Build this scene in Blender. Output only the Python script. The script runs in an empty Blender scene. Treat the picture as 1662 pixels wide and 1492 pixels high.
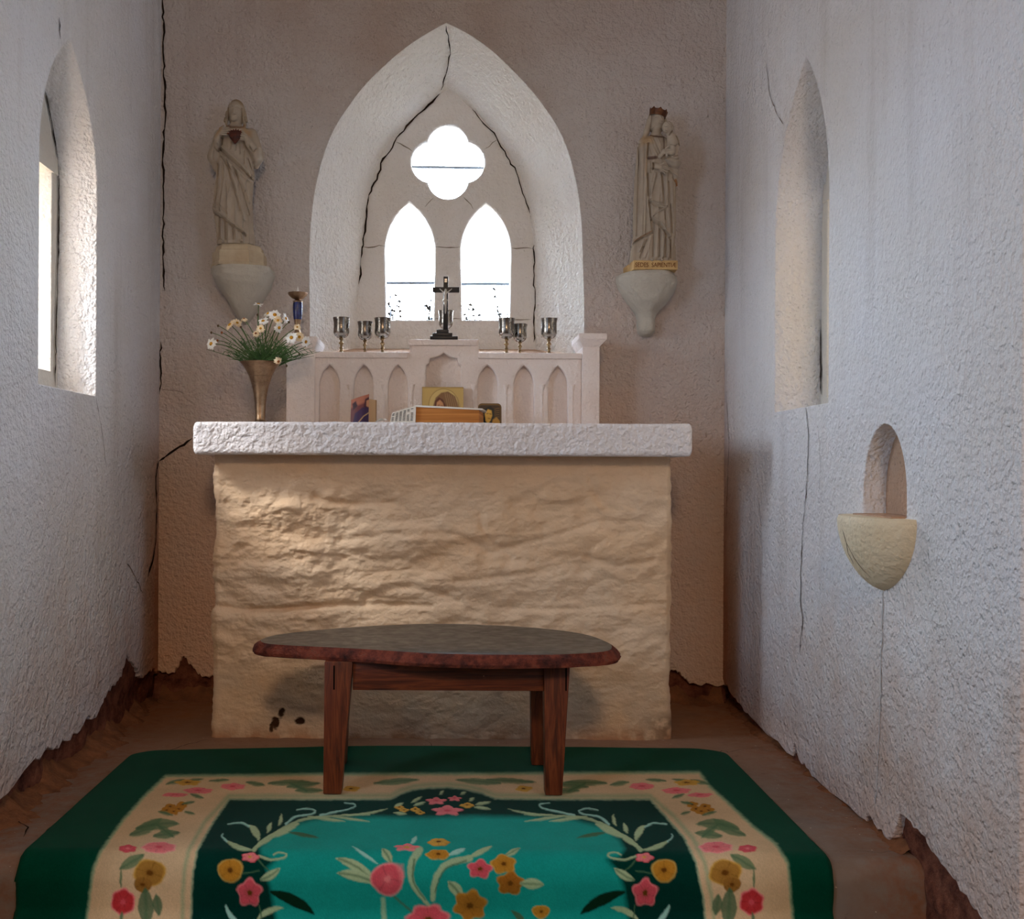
import bpy, bmesh, math, random
import numpy as np
from mathutils import Vector, Matrix
R = math.radians
random.seed(4)
SC = bpy.context.scene
COL = SC.collection

# ------------------------------------------------------------------ measured view
F = 1760.0                 # focal length in pixels of the 1662 x 1492 frame
CX, CY = 725.0, 764.0      # principal point
EYE = 0.852
ROLL = R(0.3)
cr, sr = math.cos(ROLL), math.sin(ROLL)
def unroll(px, py):
    dx, dy = px-CX, py-CY
    return dx*cr+dy*sr, -dx*sr+dy*cr
def P(px, py, Y):                       # point at distance Y from the tripod
    dx, dy = unroll(px, py)
    return Vector((dx*Y/F, Y, EYE-dy*Y/F))
def PX(px, py, xw):                     # point on a side wall
    dx, dy = unroll(px, py)
    Y = F*xw/dx
    return Vector((xw, Y, EYE-dy*Y/F))
def PZ(px, py, z):                      # point on a horizontal plane
    dx, dy = unroll(px, py)
    Y = F*(EYE-z)/dy
    return Vector((dx*Y/F, Y, z))
def project(x, y, z):
    dx, dy = x*F/y, (EYE-z)*F/y
    return CX+dx*cr-dy*sr, CY+dx*sr+dy*cr

def lin(r, g, b):
    def c(v):
        v /= 255.0
        return v/12.92 if v <= .04045 else ((v+.055)/1.055)**2.4
    return (c(r), c(g), c(b))

# ------------------------------------------------------------------ materials
class NT:
    def __init__(s, name):
        s.m = bpy.data.materials.new(name); s.m.use_nodes = True
        s.n = s.m.node_tree.nodes; s.l = s.m.node_tree.links
        s.b = s.n['Principled BSDF']; s.out = s.n['Material Output']
        s.tc = s.n.new('ShaderNodeTexCoord'); s.co = s.tc.outputs['Object']
    def link(s, a, b): s.l.new(a, b)
    def mapping(s, scale=(1,1,1)):
        m = s.n.new('ShaderNodeMapping'); m.inputs['Scale'].default_value = scale
        s.link(s.co, m.inputs['Vector']); return m.outputs[0]
    def noise(s, scale, detail=4, rough=.55, dist=0, co=None):
        t = s.n.new('ShaderNodeTexNoise')
        t.inputs['Scale'].default_value = scale; t.inputs['Detail'].default_value = detail
        t.inputs['Roughness'].default_value = rough; t.inputs['Distortion'].default_value = dist
        s.link(co or s.co, t.inputs['Vector']); return t.outputs[0]
    def voronoi(s, scale, co=None):
        t = s.n.new('ShaderNodeTexVoronoi'); t.inputs['Scale'].default_value = scale
        s.link(co or s.co, t.inputs['Vector']); return t.outputs['Distance']
    def ramp(s, fac, stops):
        r = s.n.new('ShaderNodeValToRGB'); e = r.color_ramp.elements
        while len(e) < len(stops): e.new(.5)
        for i, (p, c) in enumerate(stops):
            e[i].position = p; e[i].color = (*c, 1) if len(c) == 3 else c
        s.link(fac, r.inputs['Fac']); return r.outputs['Color']
    def val(s, fac, a, b, c=0., d=1.):
        r = s.n.new('ShaderNodeMapRange'); r.inputs[1].default_value = a; r.inputs[2].default_value = b
        r.inputs[3].default_value = c; r.inputs[4].default_value = d
        s.link(fac, r.inputs[0]); return r.outputs[0]
    def math(s, op, a, b=None):
        m = s.n.new('ShaderNodeMath'); m.operation = op
        for i, v in enumerate((a, b)):
            if v is None: continue
            if isinstance(v, (int, float)): m.inputs[i].default_value = v
            else: s.link(v, m.inputs[i])
        return m.outputs[0]
    def mix(s, fac, a, b, mode='MIX'):
        m = s.n.new('ShaderNodeMix'); m.data_type = 'RGBA'; m.blend_type = mode
        for i, v in ((0, fac), (6, a), (7, b)):
            if isinstance(v, (int, float)): m.inputs[i].default_value = v
            elif isinstance(v, tuple): m.inputs[i].default_value = (*v, 1) if len(v) == 3 else v
            else: s.link(v, m.inputs[i])
        return m.outputs[2]
    def bump(s, h, strength, dist, prev=None):
        b = s.n.new('ShaderNodeBump'); b.inputs['Strength'].default_value = strength
        b.inputs['Distance'].default_value = dist; s.link(h, b.inputs['Height'])
        if prev is not None: s.link(prev, b.inputs['Normal'])
        return b.outputs[0]
    def sep(s):
        x = s.n.new('ShaderNodeSeparateXYZ'); g = s.n.new('ShaderNodeNewGeometry')
        s.link(g.outputs['Position'], x.inputs[0]); return x.outputs
    def attr(s, name='Col'):
        a = s.n.new('ShaderNodeAttribute'); a.attribute_name = name; return a.outputs['Color']
    def done(s, color=None, rough=.85, metal=0., normal=None, spec=.3):
        if color is not None:
            if isinstance(color, tuple): s.b.inputs['Base Color'].default_value = (*color[:3], 1)
            else: s.link(color, s.b.inputs['Base Color'])
        if isinstance(rough, (int, float)): s.b.inputs['Roughness'].default_value = rough
        else: s.link(rough, s.b.inputs['Roughness'])
        s.b.inputs['Metallic'].default_value = metal
        s.b.inputs['Specular IOR Level'].default_value = spec
        if normal is not None: s.link(normal, s.b.inputs['Normal'])
        return s.m

DUST = lin(188, 136, 94)
def plaster(name, base, dust_top=.75, dust=.8, grain=.9, streak=True, warm=lin(205,180,158), corner=0.0, speck=.55, bounce_dust=None):
    t = NT(name)
    big = t.noise(1.6, 5, .6)
    mid = t.noise(7, 5, .65)
    fine = t.noise(140, 1.5, .5)
    vor = t.noise(58, 1.2, .45)
    col = t.mix(t.val(big, .35, .72), base, warm)
    if streak:
        st = t.noise(1, 4, .6, co=t.mapping((9, 9, .9)))
        col = t.mix(t.val(st, .52, .8, 0, .26), col, lin(160,144,130))
    pit = t.noise(130, 2, .5)
    col = t.mix(t.math('MULTIPLY', t.val(pit, .62, .72), t.val(mid, .4, .62, .1, speck)), col, lin(96,84,72))
    z = t.sep()
    # rising damp and red earth dust, in ragged patches towards the ground; on the back wall the tint also paints bounce light
    low = t.val(t.math('ADD', z[2], t.math('MULTIPLY', t.math('SUBTRACT', mid, .5), .9)), dust_top, .0, 0, dust)
    lown = t.math('MULTIPLY', low, t.val(big, .3, .62, .55, 1))
    col = t.mix(lown, col, bounce_dust or DUST)
    if corner:
        # dust and painted warm bounce light in the two corners next to the altar
        far = t.val(t.math('ADD', t.math('ADD', z[1], t.math('MULTIPLY', t.math('SUBTRACT', mid, .5), .25)), 0), 3.72, 3.98, 0, 1)
        dn = t.val(t.math('ADD', z[2], t.math('MULTIPLY', t.math('SUBTRACT', big, .5), 1.2)), 1.35, .5, 0, corner)
        col = t.mix(t.math('MULTIPLY', far, dn), col, lin(172,108,62))
    n1 = t.bump(vor, .7*grain, .016)
    n2 = t.bump(fine, .7*grain, .008, n1)
    n3 = t.bump(t.noise(5, 3), .35, .03, n2)
    return t.done(col, .93, normal=n3, spec=.15)

def simple(name, base, var=None, scale=12, rough=.6, metal=0., bump=.0, bscale=60, bdist=.003, spec=.4):
    t = NT(name)
    col = base
    if var is not None: col = t.mix(t.val(t.noise(scale, 5, .6), .35, .68), base, var)
    n = t.bump(t.noise(bscale, 4, .6), bump, bdist) if bump else None
    return t.done(col, rough, metal, n, spec)

def attr_mat(name, rough=.8, bump=0., bscale=200, bdist=.002, spec=.2, sheen=0., var=0.):
    t = NT(name); c = t.attr()
    if var:
        c = t.mix(t.val(t.noise(14, 6, .65), .3, .72, 0, var), c, lin(70,55,42), 'MULTIPLY')
    n = t.bump(t.noise(bscale, 3, .6), bump, bdist) if bump else None
    m = t.done(c, rough, 0, n, spec)
    if sheen:
        t.b.inputs['Sheen Weight'].default_value = sheen
        t.b.inputs['Sheen Roughness'].default_value = .4
    return m

def wood(name):
    t = NT(name)
    g = t.noise(14, 5, .6, 1.2, co=t.mapping((6, 6, .45)))
    col = t.ramp(g, [(.25, lin(46,18,8)), (.48, lin(100,45,20)), (.62, lin(124,60,28)), (.8, lin(80,36,16))])
    kn = t.voronoi(6, co=t.mapping((1, 1, .6)))
    col = t.mix(t.val(kn, .10, .05), col, lin(30,14,8))
    return t.done(col, .42, normal=t.bump(g, .25, .002), spec=.4)
def wood_x(name):
    t = NT(name)
    g = t.noise(14, 5, .6, 1.2, co=t.mapping((.45, 6, 6)))
    col = t.ramp(g, [(.25, lin(44,17,8)), (.48, lin(96,42,18)), (.62, lin(118,56,26)), (.8, lin(76,33,15))])
    return t.done(col, .42, normal=t.bump(g, .25, .002), spec=.4)

M = {}
M['wall_back'] = plaster('back wall plaster', lin(204,198,194), 1.55, .95, 1., bounce_dust=lin(232,190,158), corner=0.0, warm=lin(188,172,162))  # paler pink dust tint also paints light bounced onto the lower wall
M['wall_side'] = plaster('side wall plaster', lin(232,230,232), .55, .55, 1.0, speck=.32, corner=.75, warm=lin(226,220,214))
M['reveal'] = plaster('window reveal limewash', lin(247,246,244), 0, 0, 1.0, streak=False, warm=lin(240,236,228), speck=.3)
M['stone'] = plaster('tracery stone limewash', lin(240,240,240), 0, 0, .55, streak=False, warm=lin(228,224,218), speck=.3)
M['reredos'] = plaster('reredos limewash', lin(236,226,220), 0, 0, .45, streak=False, warm=lin(228,208,196), speck=.1)
M['frame'] = plaster('window frame cement', lin(216,210,200), 0, 0, .3, streak=False, warm=lin(206,194,178), speck=.1)
M['niche'] = plaster('niche cement', lin(196,168,146), .0, .0, .8, streak=False, warm=lin(186,140,104))
M['stoup'] = plaster('cream cement', lin(234,222,196), 0, 0, .45, streak=False, warm=lin(224,202,164), speck=.35)
M['slab'] = plaster('slab limewash', lin(236,232,232), 0, 0, .75, streak=False, warm=lin(228,214,204), speck=.05)
M['corbel'] = plaster('corbel stone', lin(196,190,178), 0, 0, .35, streak=False, warm=lin(176,166,148), speck=.1)
M['altar'] = attr_mat('altar limewash', .92, .55, 120, .004, .15, var=.10)
M['statue'] = attr_mat('painted plaster statue', .65, .12, 220, .001, .3, var=.22)
M['rug'] = attr_mat('wool pile', 1.0, .6, 700, .003, .0, sheen=.04)
M['paint'] = attr_mat('painted print', .45, 0, spec=.35)
M['crack'] = simple('dark crack', lin(44,34,28), rough=1, spec=0)  # flat dark tone of the wall and floor cracks
M['crack_thin'] = simple('hairline crack', lin(112,98,86), rough=1, spec=0)
M['seam'] = simple('filled seam', lin(196,196,196), lin(176,172,166), 20, rough=1, spec=0)
M['joint'] = simple('mortar joint', lin(128,122,112), lin(160,150,136), 40, rough=1, spec=0)
def earth_mat():
    t = NT('exposed red earth')
    n = t.noise(20, 6, .7); f = t.noise(9, 4, .6)
    col = t.ramp(n, [(.28, lin(56,30,23)), (.48, lin(118,70,53)), (.7, lin(152,98,74))])
    return t.done(col, .95, normal=t.bump(t.noise(45, 5, .7), 1, .012), spec=.1)
M['earth'] = earth_mat()
def floor_mat():
    t = NT('worn cement floor')
    n = t.noise(3.5, 6, .68); d = t.noise(22, 5, .7)
    col = t.ramp(n, [(.28, lin(116,92,74)), (.5, lin(134,116,102)), (.68, lin(122,112,105)), (.85, lin(150,126,100))])
    z = t.sep()
    dusty = t.math('MULTIPLY', t.val(z[1], 2.9, 3.7), t.val(n, .3, .6, .5, 1))
    col = t.mix(dusty, col, lin(150,102,66))
    side = t.math('MULTIPLY', t.val(t.math('ABSOLUTE', z[0]), .86, 1.02, 0, .8), t.val(d, .35, .6))
    col = t.mix(side, col, lin(138,86,54))
    sp = t.noise(70, 2, .5)
    col = t.mix(t.val(sp, .73, .76, 0, .75), col, lin(206,190,166))
    col = t.mix(t.val(d, .62, .8, 0, .5), col, lin(70,56,46))
    return t.done(col, t.val(d, .3, .7, .6, .9), normal=t.bump(d, .35, .006), spec=.3)
M['floor'] = floor_mat()
M['dirt'] = simple('dusty fallen earth', lin(140,92,62), lin(112,74,52), 26, rough=1, bump=.8, bscale=70, bdist=.008, spec=.05)
M['wood'] = wood('red stained pine upright'); M['wood_x'] = wood_x('red stained pine rail')
M['slot'] = simple('dark joint', lin(20,10,6), rough=.9, spec=.1)
def slate():
    t = NT('polished grey stone')
    n = t.noise(9, 6, .62, .4)
    col = t.ramp(n, [(.3, lin(56,52,46)), (.55, lin(78,74,66)), (.75, lin(92,84,74))])
    return t.done(col, t.val(t.noise(30, 4), .3, .7, .28, .5), spec=.5)
def slate_edge():
    t = NT('rough rusty stone edge')
    n = t.noise(24, 6, .7)
    col = t.ramp(n, [(.3, lin(34,20,17)), (.46, lin(92,42,30)), (.6, lin(128,62,42)), (.74, lin(84,72,58))])
    return t.done(col, .85, normal=t.bump(t.noise(60, 5, .7), 1, .008), spec=.25)
M['slate'] = slate(); M['slate_edge'] = slate_edge()
def metal(name, a, b, rough=.28, scale=18):
    t = NT(name)
    n = t.noise(scale, 5, .65)
    col = t.mix(t.val(n, .35, .68), a, b)
    return t.done(col, t.val(n, .3, .7, rough-.08, rough+.16), 1.0, t.bump(t.noise(160, 3), .05, .001), .5)
M['silver'] = metal('tarnished silver', lin(176,168,158), lin(92,82,74), .22)
M['silver_warm'] = metal('gilded stem', lin(176,150,112), lin(104,80,52), .3)
def brass():
    t = NT('engraved old brass')
    n = t.noise(26, 5, .65)
    col = t.mix(t.val(n, .35, .68), lin(178,148,118), lin(118,92,70))
    w = t.n.new('ShaderNodeTexWave'); w.wave_type = 'BANDS'; w.bands_direction = 'Z'
    w.inputs['Scale'].default_value = 120; w.inputs['Distortion'].default_value = 3; w.inputs['Detail'].default_value = 3
    t.link(t.co, w.inputs['Vector'])
    return t.done(col, .36, 1.0, t.bump(w.outputs[1], .12, .001), .5)
M['brass'] = brass()
M['blue'] = simple('blue enamel', lin(22,34,110), lin(12,18,60), 90, rough=.25, bump=.3, bscale=150, spec=.6)
M['bulb'] = simple('milky bulb glass', lin(246,246,242), rough=.2, spec=.6)
M['black_wood'] = simple('black lacquered wood', lin(30,33,40), lin(22,24,28), rough=.4)
M['ivory'] = simple('cast silvery metal', lin(208,204,198), lin(170,164,156), 60, rough=.35, metal=.6)
M['white_petal'] = simple('white petals', lin(248,246,240), rough=.7, spec=.2)
M['cream_petal'] = simple('fading petals', lin(246,230,198), lin(232,200,152), 60, rough=.7, spec=.2)
M['disc'] = simple('yellow flower disc', lin(214,160,40), lin(168,106,24), 300, rough=.85, bump=.5, bscale=500)
M['disc_old'] = simple('browned flower disc', lin(170,96,38), lin(120,64,26), 300, rough=.85, bump=.5, bscale=500)
M['stem'] = simple('green stem', lin(66,92,42), lin(84,104,50), 40, rough=.6)
M['leaf'] = simple('feathery green', lin(52,84,40), lin(80,112,56), 40, rough=.6)
M['bud'] = simple('dry bud', lin(86,66,38), rough=.8)
M['page'] = simple('book paper', lin(240,236,226), lin(230,224,210), 30, rough=.8)
def page_edge():
    t = NT('orange page edges')
    n = t.noise(1, 4, .7, co=t.mapping((2, 2, 260)))
    col = t.mix(t.val(n, .35, .65), lin(206,140,74), lin(160,96,44))
    return t.done(col, .75, normal=t.bump(n, .4, .001), spec=.2)
M['page_edge'] = page_edge()
M['ink'] = simple('ink', lin(50,48,50), rough=.9, spec=.1)
M['letters'] = simple('brown painted letters', lin(112,62,22), rough=.7)
M['plate'] = simple('ochre painted plinth', lin(208,174,118), lin(188,150,98), 30, rough=.7)
M['plinth'] = simple('cream painted plinth', lin(204,188,160), lin(182,160,130), 14, rough=.75, bump=.2)
M['heart'] = simple('dark red heart', lin(92,36,20), lin(46,20,13), 70, rough=.5, bump=.6, bscale=160)
M['flame'] = simple('orange flame', lin(146,64,28), lin(98,42,20), 60, rough=.6)
M['crown'] = simple('brown gilt crown', lin(120,74,40), lin(70,38,22), 80, rough=.45, metal=.3)
M['iron'] = simple('grey iron bar', lin(110,116,124), rough=.6)
M['twig'] = simple('dark twig', lin(20,17,15), rough=1, spec=0)
M['tan_card'] = simple('tan card', lin(206,172,130), lin(190,152,110), 20, rough=.8)
M['ceil'] = simple('limewashed boards', lin(206,196,182), lin(188,176,160), 3, rough=.9)
def glass():
    t = NT('clear window glass')
    tr = t.n.new('ShaderNodeBsdfTransparent'); gl = t.n.new('ShaderNodeBsdfGlossy')
    gl.inputs['Roughness'].default_value = .02
    mx = t.n.new('ShaderNodeMixShader'); mx.inputs[0].default_value = .05
    t.link(tr.outputs[0], mx.inputs[1]); t.link(gl.outputs[0], mx.inputs[2]); t.link(mx.outputs[0], t.out.inputs['Surface'])
    return t.m
M['glass'] = glass()
M['sand'] = simple('pale dry ground', lin(150,136,116), lin(130,114,92), 3, rough=1, spec=.1)

# ------------------------------------------------------------------ object helpers
def tag(o, label=None, cat=None, group=None, kind=None):
    if label: o['label'] = label
    if cat: o['category'] = cat
    if group: o['group'] = group
    if kind: o['kind'] = kind
    return o
def thing(name, loc, label, cat, group=None):
    o = bpy.data.objects.new(name, None); COL.objects.link(o)
    o.empty_display_size = .02; o.location = loc
    return tag(o, label, cat, group)
def link_mesh(name, me, mats, parent=None, loc=None):
    if not isinstance(mats, (list, tuple)): mats = [mats]
    for m in mats: me.materials.append(M[m])
    o = bpy.data.objects.new(name, me); COL.objects.link(o)
    off = None
    if parent is not None:
        o.parent = parent
        w = Vector((0,0,0)); p = parent
        while p: w += p.location; p = p.parent
        off = w
    elif loc is not None:
        off = Vector(loc); o.location = loc
    if off is not None: me.transform(Matrix.Translation(-off))
    return o
def smooth(me, ang=None):
    me.polygons.foreach_set('use_smooth', [True]*len(me.polygons))
    if ang: me.set_sharp_from_angle(angle=R(ang))
def mk(name, verts, faces, mats, parent=None, loc=None, sm=True, ang=40, mi=None):
    me = bpy.data.meshes.new(name); me.from_pydata([tuple(v) for v in verts], [], faces); me.update()
    bm = bmesh.new(); bm.from_mesh(me); bmesh.ops.recalc_face_normals(bm, faces=bm.faces); bm.to_mesh(me); bm.free()
    if mi is not None: me.polygons.foreach_set('material_index', mi)
    if sm: smooth(me, ang)
    return link_mesh(name, me, mats, parent, loc)
class B:                                    # collects shapes into ONE mesh
    def __init__(s): s.v = []; s.f = []
    def add(s, v, f):
        n = len(s.v); s.v += [tuple(p) for p in v]; s.f += [tuple(i+n for i in q) for q in f]; return s
    def hexa(s, p):                         # 8 points: bottom 4 (ccw), top 4
        return s.add(p, [(0,3,2,1),(4,5,6,7),(0,1,5,4),(1,2,6,5),(2,3,7,6),(3,0,4,7)])
    def box(s, x0, x1, y0, y1, z0, z1):
        return s.hexa([(x0,y0,z0),(x1,y0,z0),(x1,y1,z0),(x0,y1,z0),(x0,y0,z1),(x1,y0,z1),(x1,y1,z1),(x0,y1,z1)])
    def lathe(s, prof, c, n=32, cap=True):
        v = []; f = []
        for r, z in prof:
            for k in range(n):
                a = 2*math.pi*k/n; v.append((c[0]+r*math.cos(a), c[1]+r*math.sin(a), c[2]+z))
        for i in range(len(prof)-1):
            for k in range(n):
                k2 = (k+1) % n
                f.append((i*n+k, i*n+k2, (i+1)*n+k2, (i+1)*n+k))
        if cap:
            f.append(tuple(reversed(range(n)))); f.append(tuple((len(prof)-1)*n+k for k in range(n)))
        return s.add(v, f)
    def tube(s, pts, rad, n=6):
        pts = [Vector(p) for p in pts]
        if not isinstance(rad, (list, tuple)): rad = [rad]*len(pts)
        v = []; f = []
        for i, p in enumerate(pts):
            d = (pts[min(i+1, len(pts)-1)]-pts[max(i-1, 0)]).normalized()
            u = d.cross(Vector((0,1,0)) if abs(d.y) < .9 else Vector((1,0,0))).normalized(); w = d.cross(u)
            for k in range(n):
                a = 2*math.pi*k/n; v.append(p+(u*math.cos(a)+w*math.sin(a))*rad[i])
        for i in range(len(pts)-1):
            for k in range(n):
                k2 = (k+1) % n; f.append((i*n+k, i*n+k2, (i+1)*n+k2, (i+1)*n+k))
        f.append(tuple(range(n))); f.append(tuple((len(pts)-1)*n+k for k in range(n)))
        return s.add(v, f)
    def build(s, name, mats, parent=None, loc=None, sm=True, ang=35, bevel=0., seg=2):
        me = bpy.data.meshes.new(name); me.from_pydata(s.v, [], s.f); me.update()
        bm = bmesh.new(); bm.from_mesh(me); bmesh.ops.recalc_face_normals(bm, faces=bm.faces)
        if bevel: bmesh.ops.bevel(bm, geom=bm.edges[:], offset=bevel, segments=seg, profile=.6, affect='EDGES', clamp_overlap=True)
        bm.to_mesh(me); bm.free()
        if sm: smooth(me, ang)
        return link_mesh(name, me, mats, parent, loc)
def bez(p0, p1, p2, n=10):
    p0, p1, p2 = Vector(p0), Vector(p1), Vector(p2)
    return [p0*(1-t)**2+p1*2*t*(1-t)+p2*t*t for t in [i/n for i in range(n+1)]]
def flat_mesh(name, loops, thick, frame, bevel=0.):
    """A plate with holes: 2-D loops (outer first), thickness along the frame's third axis (0..thick)."""
    cu = bpy.data.curves.new(name, 'CURVE'); cu.dimensions = '2D'; cu.fill_mode = 'BOTH'
    cu.extrude = thick/2-bevel; cu.bevel_depth = bevel; cu.bevel_resolution = 2; cu.offset = -bevel
    for lp in loops:
        sp = cu.splines.new('POLY'); sp.points.add(len(lp)-1); sp.use_cyclic_u = True
        for q, (a, b) in zip(sp.points, lp): q.co = (a, b, 0, 1)
    ob = bpy.data.objects.new(name, cu); COL.objects.link(ob)
    me = bpy.data.meshes.new_from_object(ob.evaluated_get(bpy.context.evaluated_depsgraph_get()))
    bpy.data.objects.remove(ob); bpy.data.curves.remove(cu)
    o, ex, ey, ez = [Vector(q) for q in frame]
    n = len(me.vertices); co = np.empty(n*3); me.vertices.foreach_get('co', co); co = co.reshape(-1, 3)
    co[:, 2] += thick/2
    w = np.array(o)+co[:, :1]*np.array(ex)+co[:, 1:2]*np.array(ey)+co[:, 2:3]*np.array(ez)
    me.vertices.foreach_set('co', w.ravel()); me.update(); me.name = name
    me.materials.clear()
    bm = bmesh.new(); bm.from_mesh(me); bmesh.ops.remove_doubles(bm, verts=bm.verts, dist=1e-6)
    bmesh.ops.recalc_face_normals(bm, faces=bm.faces); bm.to_mesh(me); bm.free()
    smooth(me, 30)
    return me
def text_mesh(name, body, size, frame, thick=.0006, sx=1.0):
    cu = bpy.data.curves.new(name, 'FONT'); cu.body = body; cu.size = size; cu.extrude = thick/2
    cu.align_x = 'CENTER'; cu.align_y = 'CENTER'
    ob = bpy.data.objects.new(name, cu); COL.objects.link(ob)
    me = bpy.data.meshes.new_from_object(ob.evaluated_get(bpy.context.evaluated_depsgraph_get()))
    bpy.data.objects.remove(ob); bpy.data.curves.remove(cu)
    o, ex, ey, ez = [Vector(q) for q in frame]
    for v in me.vertices:
        c = v.co.copy(); v.co = o+ex*c.x*sx+ey*c.y+ez*c.z
    me.name = name; me.materials.clear(); return me
def vnoise(shape, freq, seed):
    rng = np.random.default_rng(seed)
    g = rng.random((int(freq[0])+3, int(freq[1])+3))
    a = np.linspace(0, freq[0], shape[0]); b = np.linspace(0, freq[1], shape[1])
    ia = a.astype(int); ib = b.astype(int); fa = a-ia; fb = b-ib
    fa = (fa*fa*(3-2*fa))[:, None]; fb = (fb*fb*(3-2*fb))[None, :]
    g00 = g[np.ix_(ia, ib)]; g10 = g[np.ix_(ia+1, ib)]; g01 = g[np.ix_(ia, ib+1)]; g11 = g[np.ix_(ia+1, ib+1)]
    return (g00*(1-fa)+g10*fa)*(1-fb)+(g01*(1-fa)+g11*fa)*fb-.5
def fbm(shape, freq, seed, octv=5, gain=.55):
    out = np.zeros(shape); a = 1.
    for o in range(octv):
        out += a*vnoise(shape, (freq[0]*2**o, freq[1]*2**o), seed*31+o); a *= gain
    return out
def np_mesh(name, V, Fq, mats, parent=None, loc=None, col=None, sm=True):
    """V (n,3), Fq (m,4) quads; optional per-vertex colour 'Col'."""
    me = bpy.data.meshes.new(name)
    n, m = len(V), len(Fq)
    me.vertices.add(n); me.vertices.foreach_set('co', np.ascontiguousarray(V, dtype=np.float32).ravel())
    me.loops.add(m*4); me.loops.foreach_set('vertex_index', np.ascontiguousarray(Fq, dtype=np.int32).ravel())
    me.polygons.add(m); me.polygons.foreach_set('loop_start', np.arange(0, m*4, 4, dtype=np.int32))
    me.polygons.foreach_set('use_smooth', np.ones(m, dtype=bool) if sm else np.zeros(m, dtype=bool))
    me.update(calc_edges=True); me.validate()
    if col is not None:
        at = me.color_attributes.new('Col', 'FLOAT_COLOR', 'POINT')
        c4 = np.ones((n, 4), dtype=np.float32); c4[:, :3] = col; at.data.foreach_set('color', c4.ravel())
    return link_mesh(name, me, mats, parent, loc)
def grid_faces(n, m, flip=False, wrap=False):
    i = np.arange(n-1)[:, None]; j = np.arange(m if wrap else m-1)[None, :]
    j2 = (j+1) % m
    a = i*m+j; b = (i+1)*m+j; c = (i+1)*m+j2; d = i*m+j2
    q = np.stack([a+0*j, b+0*j, c, d], -1).reshape(-1, 4)
    return q[:, ::-1] if flip else q

# ------------------------------------------------------------------ painting by position
def seg_dist(X, Y, pts, closed=False):
    best = np.full(X.shape, 1e9); tt = np.zeros(X.shape)
    L = [0.]; n = len(pts); pairs = [(pts[i], pts[(i+1) % n]) for i in range(n if closed else n-1)]
    for a, b in pairs: L.append(L[-1]+math.hypot(b[0]-a[0], b[1]-a[1]))
    for k, (a, b) in enumerate(pairs):
        dx, dy = b[0]-a[0], b[1]-a[1]; q = dx*dx+dy*dy+1e-12
        t = np.clip(((X-a[0])*dx+(Y-a[1])*dy)/q, 0, 1)
        d = np.hypot(X-a[0]-t*dx, Y-a[1]-t*dy)
        m = d < best
        best = np.where(m, d, best); tt = np.where(m, (L[k]+t*(L[k+1]-L[k]))/L[-1], tt)
    return best, tt
def inside(X, Y, pts):
    r = np.zeros(X.shape, bool); n = len(pts)
    for i in range(n):
        x0, y0 = pts[i]; x1, y1 = pts[(i+1) % n]
        if y0 == y1: continue
        c = ((y0 > Y) != (y1 > Y)) & (X < (x1-x0)*(Y-y0)/(y1-y0)+x0)
        r ^= c
    return r
def spline(pts, n=6):
    out = []
    for i in range(len(pts)-1):
        p0 = pts[max(i-1, 0)]; p1 = pts[i]; p2 = pts[i+1]; p3 = pts[min(i+2, len(pts)-1)]
        for k in range(n):
            t = k/n
            out.append(tuple(.5*((2*p1[c])+(-p0[c]+p2[c])*t+(2*p0[c]-5*p1[c]+4*p2[c]-p3[c])*t*t+(-p0[c]+3*p1[c]-3*p2[c]+p3[c])*t**3) for c in (0, 1)))
    out.append(tuple(pts[-1])); return out
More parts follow.
